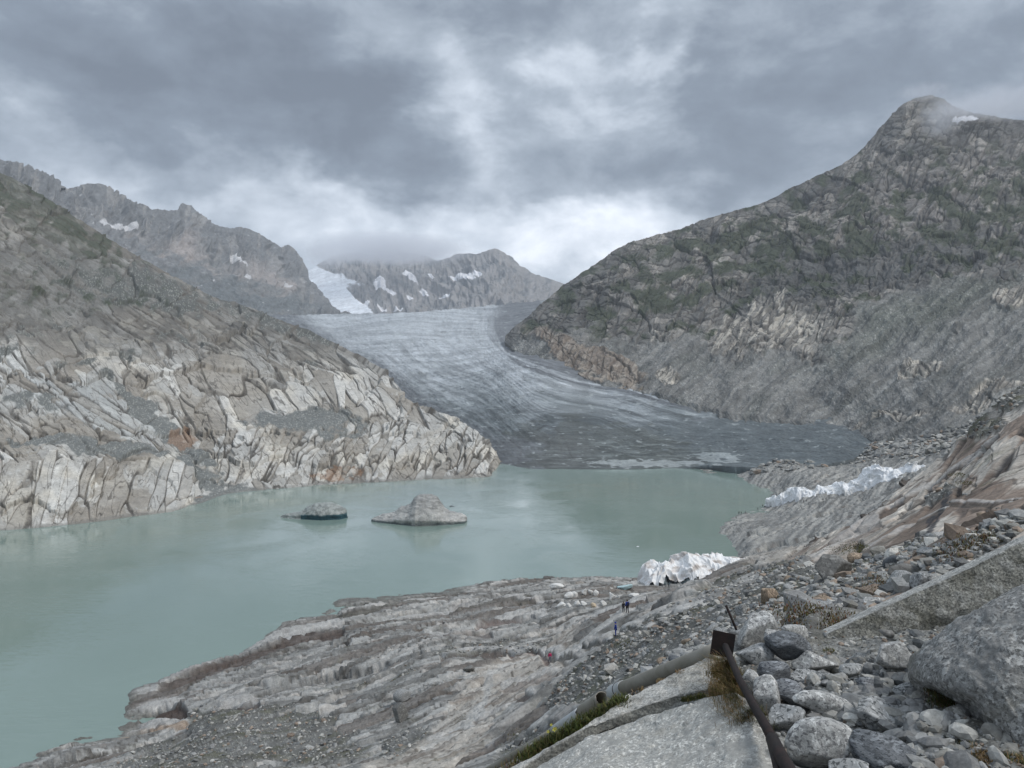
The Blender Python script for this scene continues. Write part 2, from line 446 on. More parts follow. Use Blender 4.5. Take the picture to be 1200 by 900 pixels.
def build_left_ridge():
    top = [(-160, 176), (-60, 182), (0, 187), (15, 190), (35, 197), (52, 203), (66, 210), (74, 222), (92, 219), (103, 217), (112, 215), (128, 220), (150, 233), (163, 240), (178, 246), (196, 247),
           (208, 246), (216, 240), (224, 241), (232, 249), (250, 263), (268, 268), (284, 267), (300, 272), (314, 281), (330, 290), (338, 288), (346, 293), (354, 305), (361, 326), (378, 346), (396, 366), (440, 372)]
    bot = [(-160, 380), (440, 380)]
    ctrl = [(-160, 176, 2300), (0, 187, 2600), (110, 215, 2900), (216, 240, 3300), (300, 272, 3700), (354, 305, 4000), (396, 366, 3300), (440, 372, 3100),
            (-160, 380, 1500), (0, 380, 1700), (200, 380, 2300), (340, 378, 2750), (440, 380, 2900), (200, 300, 2750), (330, 330, 3250), (60, 280, 2200)]
    V, PX, PY = loft(-160, 440, 780, 260, top, bot, ctrl, 8, (90, 60), 3, (0, -60))
    N = grid_normals(V)
    T = np.repeat(curve(top, PX[0])[None], PX.shape[0], 0); dep = PY - T
    w = fbm(PX / 50, PY / 40, 4, 21) * 16
    crag = 1 - sst(22, 60, dep + w)               # cliffs under the crest
    h = (26 * (ridged((PX + w) / 20, (PY) / 70, 5, 15, 0.5) - 1.15)) * (0.2 + crag) + 15 * fbm((PX + PY * .6) / 18, PY / 12, 6, 19, 0.5)
    u, v_ = rot(PX, PY, 42)
    h += (1 - crag) * 8 * (ridged(u / 50, v_ / 9, 5, 63, 0.6) - 1.1)
    h += np.exp(-(dep / 8) ** 2) * (9 * (ridged(PX / 10, PY / 40, 4, 46, .6) - 1.0))
    h *= .5 + .5 * sst(0, 14, dep)
    V = V + N * (h * 0.8)[..., None]
    c = np.zeros(V.shape, f32) + np.array((0.19, 0.195, 0.20), f32)
    c = mixc(c, (0.16, 0.165, 0.17), crag)
    c = mixc(c, (0.34, 0.30, 0.28), sst(0.1, .7, blob(PX, PY, 225, 285, 130, 20, 25, .8) + .6 * fbm(PX / 22, PY / 12, 5, 3)) * (1 - crag) * 0.8)
    c = mixc(c, (0.30, 0.29, 0.28), sst(0.1, .6, fbm(PX / 12, PY / 30, 5, 31)) * 0.5 * crag)
    c = mixc(c, (0.12, 0.135, 0.14), sst(0.0, .6, blob(PX, PY, 300, 350, 130, 26, 20, .8) - .3 + .5 * fbm(PX / 30, PY / 12, 4, 39)) * 0.7)
    n = fbm(PX / 8, PY / 4, 4, 78) * 0.5
    s = 0
    for (x, y, rx, ry, a) in ((140, 262, 24, 4, 12), (280, 303, 11, 3, 35), (291, 323, 4, 2, 20), (338, 333, 5, 2, 20)):
        s = np.maximum(s, blob(PX, PY, x, y, rx, ry, a, 0.5))
    s = sst(0.42, 0.6, s + n)
    c = mixc(c, (0.55, 0.55, 0.56), s * .85)
    terrain('mountain_ridge', V, c, rock_mat('ridge_rock', [0.02, 0.09], 0.6, 6, 0.4))
build_left_ridge()

# ------------------------------------------------------------------ glacier
def build_glacier():
    top = [(250, 371), (335, 370), (400, 368), (480, 367), (540, 362), (590, 357), (645, 351), (665, 349), (690, 415), (705, 430), (770, 444), (850, 466), (920, 478), (985, 482), (1012, 494), (1024, 506), (1032, 514)]
    bot = [(250, 560), (560, 558), (600, 552), (640, 550.5), (700, 550), (800, 549), (830, 545), (860, 547), (900, 547), (960, 546), (1000, 538), (1020, 524), (1032, 518)]
    ctrl = [(250, 371, 2700), (400, 368, 2800), (540, 362, 2900), (665, 348, 3000), (480, 380, 2250), (480, 400, 1800), (600, 390, 2000), (650, 420, 1250), (600, 412, 1400), (480, 425, 1400), (430, 400, 1850),
            (560, 440, 1150), (480, 460, 1060), (530, 500, 830), (600, 515, 740), (590, 545, 655), (620, 549, wd(549)), (650, 549.5, wd(549.5)), (700, 550, wd(550)), (760, 549.5, wd(549.5)), (800, 549, wd(549)), (650, 520, 690), (650, 500, 740), (700, 480, 830), (700, 445, 1080),
            (750, 510, 715), (780, 460, 930), (850, 478, 830), (850, 510, 700), (850, 545, 610), (920, 490, 745), (920, 520, 640), (960, 546, 560), (900, 547, 585),
            (1000, 500, 680), (1000, 538, 560), (1032, 516, 615), (250, 560, 620), (400, 500, 850), (300, 440, 1250), (985, 484, 730)]
    V, PX, PY = loft(250, 1032, 1050, 400, top, bot, ctrl, 8, (12, 3), 3, (0, -3))
    N = grid_normals(V)
    D = V[..., 1]
    # t: 0 on the left margin, 1 on the right margin
    tp = [(340, 374, 0), (430, 428, 0), (480, 470, 0), (530, 502, 0), (590, 545, 0), (645, 352, 1), (590, 385, 1), (600, 410, 1), (700, 443, 1), (850, 476, 1), (1000, 494, 1), (1024, 514, .9),
          (500, 368, .5), (500, 400, .5), (580, 440, .5), (700, 490, .5), (850, 515, .55), (980, 535, .55), (640, 550, .16), (800, 549, .3), (420, 400, .2), (560, 470, .25)]
    T = np.array(tp, float)
    t = tps(T[:, :2], T[:, 2], (PX, PY))
    s = np.log(D)
    u, v_ = rot(PX, PY, 18)
    flow = fbm(t * 22, s * 3.2, 5, 201, 0.6)                      # long streaks along the flow
    lowf = .25 + .75 * sst(385, 440, PY); flow = flow * lowf
    cre = ridged(t * 4.5 + s * 2.2, s * 34, 5, 207, 0.6) - 1.1        # crevasses across
    cre2 = ridged(t * 20 - s * 5, s * 18, 4, 217, 0.6) - 1.1
    sc = (D / 700) ** 0.9
    amp = 0.35 + 0.65 * sst(700, 1100, D)
    margin = sst(0.22, 0.0, t) + 0.0
    h = sc * (3.2 * fbm(PX / 38, PY / 16, 4, 231) + 2.2 * cre * amp + 1.6 * cre2 + 2.6 * flow * 0.6 + 3.0 * margin * ridged(t * 30, s * 26, 4, 251))
    h *= (0.25 + 0.75 * sst(552, 520, PY)) 
    h *= 1 - .7 * blob(PX, PY, 635, 528, 60, 22, 0, .4)
    h += 2.6 * sc * fbm(PX / 30, PY / 18, 5, 266, 0.6) * sst(470, 510, PY) * (0.3 + 0.7 * sst(552, 530, PY))
    lens = -0.4 * sst(0.80, 1.0, t) * sc * ridged(t * 14, s * 20, 4, 277)
    V = V + N * ((h + lens) * 0.34)[..., None]
    pale = np.array((0.39, 0.415, 0.435), f32); mid = (0.185, 0.207, 0.213); dark = (0.07, 0.073, 0.08)
    c = np.zeros(V.shape, f32) + pale
    q = sst(395, 500, PY + 26 * fbm(PX / 60, PY / 30, 4, 281) + 12 * flow - 14 * (t > .35))
    c = mixc(c, mid, q); 
    c = mixc(c, (0.104, 0.121, 0.126), sst(455, 520, PY + 22 * fbm(PX / 50, PY / 18, 4, 285) + 10 * flow))
    c = c * (1 - .22 * sst(0.0, .45, flow))[..., None] * (1 + .14 * sst(0, -.5, flow))[..., None]
    fine = fbm(t * 60, s * 9, 4, 293)
    c = c * (1 - .22 * sst(0.0, .4, fine * lowf))[..., None]
    hb = fbm(t * 2.5 + 3, s * 26, 5, 294, .6)
    c = c * (1 - .20 * sst(0, .4, hb) + .10 * sst(0, -.4, hb))[..., None]
    cr2 = np.maximum(along(PX, PY, [(598, 515), (612, 528), (606, 545)], 1.6), np.maximum(along(PX, PY, [(650, 500), (662, 515), (672, 540)], 1.6), along(PX, PY, [(625, 505), (640, 498), (655, 502)], 1.4)))
    c = mixc(c, (0.03, 0.03, 0.033), cr2 * .8)
    dome = blob(PX, PY, 635, 528, 60, 22, 0, .4); c = mixc(c, (0.125, 0.127, 0.13), dome * .6)
    c = mixc(c, (0.10, 0.115, 0.13), lines(t * 4.5 + s * 2.2, s * 16, 1, 1, 295, .05) * .5)
    c = mixc(c, dark, sst(0.16, 0.02, t + 0.12 * flow) * 0.75)
    c = mixc(c, dark, sst(0.84, 0.98, t + 0.12 * flow) * 0.8)
    c = mixc(c, (0.42, 0.45, 0.48), sst(0.3, .6, fbm(t * 40, s * 30, 4, 291)) * 0.12)
    deb = np.maximum(blob(PX, PY, 720, 522, 115, 26, 8, .5), blob(PX, PY, 680, 540, 70, 14, 0, .5))
    c = mixc(c, (0.058, 0.062, 0.052), sst(0.35, 0.7, deb + 0.6 * fbm(PX / 30, PY / 7, 5, 295)) * 0.55)
    c = mixc(c, (0.096, 0.112, 0.117), sst(0.35, 0.75, blob(PX, PY, 915, 515, 130, 34, 0, .5) + 0.4 * fbm(PX / 40, PY / 6, 5, 297)) * 0.75)
    c = c * (1 + (.14 * sst(0, .5, fbm(PX / 60, PY / 2.2, 4, 298)) - .16 * sst(0, -.5, fbm(PX / 60, PY / 2.2, 4, 298))) * sst(490, 525, PY))[..., None]
    led = fbm((PX + PY) / 50, PY / 2.4, 4, 296); c = mixc(c, (.17, .19, .185), sst(.25, .45, led) * np.maximum(blob(PX, PY, 760, 530, 90, 18, 6, .5), blob(PX, PY, 700, 535, 60, 14, 0, .5)) * .7)
    wh = sst(0.40, 0.60, np.maximum(np.maximum(blob(PX, PY, 760, 543, 70, 4, 0, .6), blob(PX, PY, 840, 536, 24, 6, 0, .6)), 0 * PX) + 0.7 * fbm(PX / 14, PY / 3, 4, 299))
    c = mixc(c, (0.36, 0.39, 0.39), wh * 0.6)
    ice = rock_mat('glacier_ice', [0.05, 0.4], 0.6, 1.2, 0.35, rough=0.55)
    terrain('glacier', V, c, ice)
build_glacier()

# ------------------------------------------------------------------ left hillside of polished rock
def build_left_hill():
    top = [(-160, 168), (-60, 192), (0, 205), (30, 218), (60, 236), (90, 256), (125, 280), (165, 303), (205, 325), (250, 348), (300, 364), (330, 376), (365, 390), (400, 408), (432, 425), (456, 442), (466, 452), (474, 468), (500, 480),
           (525, 486), (550, 500), (570, 516), (582, 532), (589, 545), (592, 553)]
    bot = [(-160, 634), (0, 622), (60, 617), (100, 613), (150, 606), (200, 600), (240, 588), (262, 580), (300, 575), (350, 571), (380, 568), (480, 563), (560, 560), (578, 557), (592, 556)]
    ctrl = [(x, y, wd(y)) for x, y in bot if x < 580] + [(592, 556, 620), (592, 553, 640),
            (-160, 168, 1250), (0, 205, 1300), (90, 256, 1300), (165, 303, 1300), (250, 348, 1250), (330, 376, 1180), (400, 408, 1080), (456, 442, 960), (474, 468, 880), (525, 486, 790), (570, 516, 690),
            (0, 300, 900), (0, 400, 690), (0, 480, 520), (0, 560, 430), (-160, 400, 600), (100, 400, 780), (100, 480, 580), (100, 550, 460), (200, 400, 860), (200, 470, 690), (200, 520, 590), (240, 560, 520),
            (300, 420, 900), (300, 480, 730), (300, 520, 600), (400, 470, 790), (400, 510, 660), (480, 510, 700), (520, 530, 650), (200, 340, 1120)]
    V, PX, PY = loft(-160, 592, 1200, 700, top, bot, ctrl, 10, (20, 14), 5, (2, -5))
    N = grid_normals(V)
    n1 = fbm(PX / 45, PY / 35, 5, 301); n2 = fbm(PX / 16, PY / 12, 5, 302); n3 = fbm(PX / 6, PY / 5, 4, 303)
    wx = PX + 10 * n1; wy = PY + 10 * fbm(PX / 50, PY / 40, 4, 304)
    # zones
    scree = 0
    for (x, y, rx, ry, a, k) in ((300, 325 + 30, 120, 22, 24, 1), (170, 340, 130, 26, 12, .9), (45, 385, 60, 14, -8, .6), (355, 492, 70, 12, 0, .9), (100, 523, 95, 9, 6, .95), (40, 470, 45, 9, 10, .6),
                                 (262, 583, 42, 14, -12, 1), (190, 500, 90, 10, 42, .9), (238, 560, 40, 8, 35, .9), (380, 520 - 14, 60, 8, 0, .5), (-10, 425, 50, 10, -20, .8), (330, 405, 60, 10, 25, .5), (130, 420, 70, 8, 0, .5), (210, 395, 60, 9, 5, .6)):
        scree = np.maximum(scree, k * blob(wx, wy, x, y, rx, ry, a, 0.6))
    up = sst(430, 385, wy + 16 * n1 - 0.04 * wx)           # darker, older rock high up
    scree = np.clip(scree * (1 - .35 * up) + 0.15 * sst(0.1, 0.6, n1) * up, 0, 1)
    scree = sst(0.35, 0.65, scree + 0.35 * n2)
    # block fields with three structural directions
    ua, va = rot(PX, PY, -76); A = slab2(ua, va, 52, 19, 311, .5, .07, .16)           # near vertical joints, lower left
    ub, vb = rot(PX, PY, 54); B = slab2(ub, vb, 46, 12, 321, .7, .12, .30)            # curved slabs, falling right
    Bb = slab2(ub, vb, 95, 26, 323, .6, .06, .14); lg = fbm(PX / 80, PY / 60, 2, 325) > -.06
    B = tuple(np.where(lg, q, p) for p, q in zip(B, Bb))
    uc, vc = rot(PX, PY, 30); C_ = slab2(uc, vc, 46, 7, 331, .6, .20, .4)           # upper, parallel to the skyline
    ud, vd = rot(PX, PY, -66); D_ = slab2(ud, vd, 24, 9, 341, .6, .14, .32)
    ug, vg = rot(PX, PY, 34); Gb = slab2(ug, vg, 56, 9, 345, .6, .12, .25)                # bluish slabs above the lower left
    wA = blob(wx, wy, 60, 585, 210, 42, -4, .3); wD = blob(wx, wy, 430, 535, 190, 42, 0, .4); wC = sst(425, 385, wy - 0.15 * (wx - 200)); wG = blob(wx, wy, 90, 500, 150, 46, 22, .3) * (1 - wA)
    wB = np.clip(1 - wA - wD - wC - wG, 0, 1)
    ws = np.stack([wA, wB, wC, wD, wG]); sel = np.argmax(ws + .12 * n2[None], 0)      # whole blocks belong to one set
    pick = lambda k: np.choose(sel, [A[k], B[k], C_[k], D_[k], Gb[k]])
    H = pick(0); K = pick(1); R = pick(2); R2 = pick(3)
    e1 = slab2(ub, vb, 15, 5, 351, .6, .10, .25); e2 = slab2(ua, va, 18, 6, 361, .6, .08, .2)
    sm = np.where(wA > .5, e2[0], e1[0]); smk = np.where(wA > .5, e2[1], e1[1])
    big = slab2(wx, wy, 90, 42, 371, .7, .05, .1)
    D = V[..., 1]; S = D / F0                                  # metres per photo pixel
    rockm = 1 - scree
    near = sst(0, 22, curve(bot, PX[0])[None] - PY)
    h = S * (4.5 * big[0] * (.4 + .6 * near) + rockm * (1.8 * H - 1.1 * K + .30 * sm) + 1.8 * n1 + 0.35 * n2 + scree * (0.6 * n3 + 0.9 * (rnd((PX * 1.3).astype(int), (PY * 1.3).astype(int), seed=5) - .5)))
    cliff = blob(wx, wy, 50, 330, 95, 40, 0, .6)
    h += S * cliff * 2.2 * (ridged((PX + 6 * n2) / 16, PY / 40, 4, 381) - 1.1)
    edge = sst(-14, 4, PY - curve(top, PX[0])[None])
    h *= (0.35 + 0.65 * near)
    V = V + N * h[..., None]
    c = np.zeros(V.shape, f32) + np.array(PALE, f32)
    c = mixc(c, CREAM, sst(-.2, .6, fbm(PX / 60, PY / 40, 3, 391)))
    c = mixc(c, (0.37, 0.38, 0.37), blob(wx, wy, 110, 480, 130, 30, 20, .6) * 0.8)
    # weathered faces: some whole blocks are brown or grey, cracks hold dirt and lichen
    c = c * (.78 + .40 * R2)[..., None]
    dk = np.clip(.5 + .9 * fbm(PX / 90, PY / 45, 4, 394) + .25 * wC - .15 * wA, 0, 1)          # brown, weathered districts
    c = mixc(c, (0.24, 0.215, 0.18), sst(0.50, 0.58, R * .8 + .35 * (dk - .4) + .08 * n3) * (.5 + .4 * dk))
    c = mixc(c, (0.27, 0.25, 0.22), sst(0.62, 0.68, e1[2]) * .55 * (.3 + .7 * dk))
    c = mixc(c, (0.055, 0.048, 0.04), K * (.52 + .35 * sst(-.2, .3, n2)))
    c = mixc(c, (0.09, 0.08, 0.068), smk * sst(-.1, .25, n2 + .3 * n1 + .15 * (dk - .5)) * .7)
    jl = np.maximum(lines(ua, va, 70, 16, 396, .035, 2) * wA, np.maximum(lines(ub, vb, 60, 9, 397, .045, 2) * (1 - wA), lines(uc, vc, 60, 6, 398, .06, 3) * wC))
    c = mixc(c, (0.06, 0.053, 0.045), jl * .7)
    c = c * (1 + .10 * n3)[..., None]
    upc = np.array((0.115, 0.108, 0.096), f32)
    c = mixc(c, upc, up * (0.60 + 0.35 * sst(-.3, .3, n1)) * (1 - .5 * K))
    c = mixc(c, (0.27, 0.255, 0.22), up * sst(0.0, .4, n2 + .3 * n1) * (R > .4) * (1 - K) * .75)
    c = mixc(c, (0.165, 0.165, 0.155), sst(0, .8, cliff) * .5)
    c = mixc(c, (0.10, 0.105, 0.097), scree * 0.92)
    c = mixc(c, (0.165, 0.172, 0.165), scree * sst(420, 500, PY) * 0.85)
    pb = rnd((PX * 1.1).astype(int), (PY * 1.1).astype(int), seed=9)
    c = mixc(c, (0.36, 0.36, 0.33), scree * (pb > 0.86) * 0.6)
    gr = np.maximum(blob(wx, wy, 40, 238, 110, 26, 32, .6), .45 * blob(wx, wy, 100, 350, 120, 18, 0, .8))
    gr = sst(0.3, 0.8, gr + 0.7 * n2 * sst(420, 330, PY) + .15 * (PY < 330))
    c = mixc(c, (.045, .055, .032), gr * (.55 + .3 * (R > .4)) * (1 - .6 * K))
    c = mixc(c, RUST, sst(0.35, .7, blob(wx, wy, 215, 512, 18, 16, 0, .6) + blob(wx, wy, 395, 553, 40, 14, 0, .6) * .7 + .5 * n2 - .1) * .6)
    c = mixc(c, (0.075, 0.07, 0.065), sst(0.3, .7, ridged(PX / 12, PY / 55, 3, 395) - 1.15 + .5 * n2) * wD * blob(PX, PY, 340, 545, 110, 26, 0, .5))
    # water-darkened band at the foot
    c = mixc(c, (0.17, 0.165, 0.15), sst(5, 1, curve(bot, PX[0])[None] - PY + 2 * n2) * .6)
    terrain('rocky_hillside', V, c, rock_mat('hillside_rock', [0.12, 0.7], 0.6, 0.6, 0.32))
build_left_hill()

# ------------------------------------------------------------------ right mountain
def build_right_mountain():
    top = [(592, 394), (600, 386), (620, 370), (640, 352), (660, 335), (680, 322), (700, 308), (718, 296), (735, 286), (760, 278), (800, 268), (830, 256), (850, 250), (880, 243), (905, 233), (935, 217), (960, 205),
           (985, 194), (1000, 184), (1015, 170), (1030, 152), (1042, 138), (1056, 124), (1072, 115), (1090, 111), (1106, 116), (1120, 127), (1140, 134), (1170, 138), (1200, 141), (1360, 130)]
    bot = [(592, 397), (600, 409), (625, 420), (650, 429), (700, 446), (770, 461), (850, 481), (920, 492), (985, 498), (1020, 516), (1060, 520), (1100, 516), (1200, 500), (1360, 470)]
    ctrl = [(592, 395, 1650), (600, 409, 1430), (650, 429, 1200), (700, 443, 1060), (770, 457, 930), (850, 477, 800), (920, 488, 740), (985, 494, 690), (1020, 516, 620), (1100, 516, 540), (1200, 500, 520), (1360, 470, 520),
            (620, 370, 1680), (660, 335, 1780), (735, 286, 1850), (800, 268, 1850), (850, 250, 1850), (905, 233, 1850), (960, 205, 1850), (1000, 184, 1900), (1056, 124, 2000), (1090, 111, 2050), (1200, 141, 1900), (1360, 130, 1800),
            (750, 380, 1330), (850, 380, 1250), (950, 380, 1150), (1050, 380, 1000), (1150, 380, 850), (900, 430, 950), (1000, 440, 800), (1100, 440, 690), (1200, 400, 740), (950, 320, 1400), (1100, 280, 1350), (1200, 250, 1350), (1000, 250, 1600), (780, 320, 1600), (700, 370, 1450)]
    V, PX, PY = loft(592, 1360, 1100, 640, top, bot, ctrl, 10, (25, 14), 24, (3.4, -1.1))
    N = grid_normals(V)
    D = V[..., 1]; S = D / F0
    n1 = fbm(PX / 70, PY / 50, 5, 401); n2 = fbm(PX / 22, PY / 16, 5, 402); n3 = fbm(PX / 7, PY / 6, 4, 403)
    wx = PX + 16 * n1; wy = PY + 12 * fbm(PX / 60, PY / 40, 4, 404)
    # line where cliffs end and talus begins
    tl = curve([(592, 400), (660, 395), (720, 400), (800, 395), (830, 400), (870, 412), (900, 418), (950, 415), (990, 400), (1010, 360), (1060, 335), (1200, 320), (1360, 300)], PX)
    talus = sst(-10, 8, wy - tl + 10 * n2)
    rockout = 0
    for (x, y, rx, ry, a, k) in ((690, 420, 75, 18, 22, 1), (850, 385, 40, 11, -52, 1), (873, 378, 42, 12, -50, 1), (893, 384, 44, 10, -54, 1), (915, 392, 34, 15, -60, .95), (932, 398, 26, 22, 0, .9), (955, 380, 22, 18, 0, .9), (1080, 433, 26, 9, -20, .9), (1190, 345, 24, 14, -20, .9),
                                 (785, 442, 14, 14, 0, .8), (1050, 470 + 15, 60, 9, -12, .6), (1150, 470, 60, 10, -20, .7), (1130, 390, 22, 6, -35, .5), (760, 395, 40, 12, -20, .5)):
        rockout = np.maximum(rockout, k * blob(wx, wy, x, y, rx, ry, a, 0.5))
    talus = talus * (1 - sst(0.4, 0.65, rockout + 0.25 * n2))
    u1, v1 = rot(PX, PY, -58); u2, v2 = rot(PX, PY, -28)
    A = slab2(u1, v1, 44, 9, 411, .6, .10, .25); B = slab2(PX, PY, 20, 8, 421, .6, .16, .3); C_ = slab2(u2, v2, 70, 18, 431, .7, .06, .15); E = slab2(u1, v1, 24, 4.5, 441, .5, .16, .3)
    big = slab2(wx, wy, 120, 60, 451, .7, .05, .1)
    rockm = 1 - talus
    gull = ridged(rot(PX, PY, -38)[0] / 90, rot(PX, PY, -38)[1] / 13, 5, 461, .55) - 1.1
    topd = sst(0, 25, PY - curve(top, PX[0])[None])
    h = S * ((.3 + .7 * topd) * rockm * (4.5 * big[0] + 2.2 * A[0] + 1.3 * B[0] + 2.8 * C_[0] + .8 * E[0]) + 6 * n1 * (.3 + .7 * topd) + 1.4 * n2
             + talus * (2.6 * gull + 0.3 * n2 + 0.45 * n3 + 1.0 * (rnd((PX * 1.2).astype(int), (PY * 1.2).astype(int), seed=5) - .5)))
    cliff = blob(wx, wy, 1010, 312, 170, 32, -12, .6)
    h += S * cliff * 2.5 * (ridged((PX - .5 * PY + 8 * n2) / 26, PY / 50, 4, 471) - 1.1) * rockm
    V = V + N * (h * 0.9)[..., None]
    c = np.zeros(V.shape, f32) + np.array((0.15, 0.145, 0.134), f32)
    c = mixc(c, (0.30, 0.28, 0.25), sst(0.5, 0.72, B[2] + .45 * n1) * 0.7)
    c = mixc(c, (0.27, 0.245, 0.225), sst(0.3, .8, blob(wx, wy, 1080, 235, 120, 45, -20, .7) + .6 * n2) * 0.6 * (.4 + .6 * (B[3] > .4)))
    c = mixc(c, (0.085, 0.085, 0.082), sst(0.5, 0.8, A[2] + .4 * n2) * 0.6)
    c = mixc(c, (0.05, 0.048, 0.046), sst(.3, .9, np.maximum(A[1], B[1]) + .3 * n2) * 0.65)
    c = mixc(c, (0.075, 0.078, 0.078), sst(0.3, .9, cliff + .3 * n2) * .65)
    g = sst(0.0, 0.45, fbm(PX / 34, PY / 20, 6, 481, .6) + 0.55 * (np.maximum(np.maximum(blob(PX, PY, 900, 300, 260, 45, -14, .7), blob(PX, PY, 1170, 250, 90, 70, -30, .7)), .6 * blob(PX, PY, 740, 310, 70, 30, 0, .8)) - .42))
    c = mixc(c, (0.045, 0.056, 0.034), g * rockm * (1 - sst(.4, .6, rockout)) * sst(140, 200, PY) * 0.88)
    c = mixc(c, (0.37, 0.345, 0.30), sst(0.45, 0.65, rockout + .25 * n2) * (0.25 + 0.75 * (E[2] > .42)) * (1 - .85 * np.maximum(A[1], E[1])))
    tc_ = np.array((0.165, 0.165, 0.157), f32)
    c = mixc(c, tc_, talus)
    c = mixc(c, (0.11, 0.114, 0.106), talus * sst(0.0, .6, fbm(rot(PX, PY, -38)[0] / 70, rot(PX, PY, -38)[1] / 16, 5, 491)) * .75)
    c = mixc(c, (0.085, 0.095, 0.075), talus * blob(wx, wy, 1100, 360, 130, 26, -24, .8) * .6)
    pb = rnd((PX * 1.0).astype(int), (PY * 1.0).astype(int), seed=9)
    c = mixc(c, (0.27, 0.27, 0.255), talus * (pb > 0.90 - .06 * n2) * 0.6)
    dg = fbm(rot(PX, PY, -40)[0] / 120, rot(PX, PY, -40)[1] / 9, 6, 495, .6)
    c = c * (1 - talus * .22 * sst(0, .5, dg))[..., None] * (1 + talus * .22 * sst(0, -.5, dg))[..., None]
    jl = np.maximum(lines(u1 + 8 * n2, v1, 40, 9, 497, .06), lines(PX, PY + 6 * n2, 26, 14, 498, .06))
    c = mixc(c, (0.045, 0.045, 0.042), rockm * jl * sst(-.3, .3, n1) * .75)
    c = c * (1 + .14 * n3 + (.05 + .18 * rockm) * n2)[..., None]
    c = mixc(c, (0.20, 0.155, 0.12), rockm * sst(0.4, .8, blob(wx, wy, 690, 420, 80, 20, 22, .6) + .3 * n2) * .55)
    c = mixc(c, (0.7, 0.7, 0.72), sst(.45, .6, blob(PX, PY, 1131, 143, 15, 3.5, -5, .5) + .4 * n3))
    terrain('mountain_slope', V, c, rock_mat('mountain_rock', [0.06, 0.35], 0.7, 2.0, 0.4))
build_right_mountain()

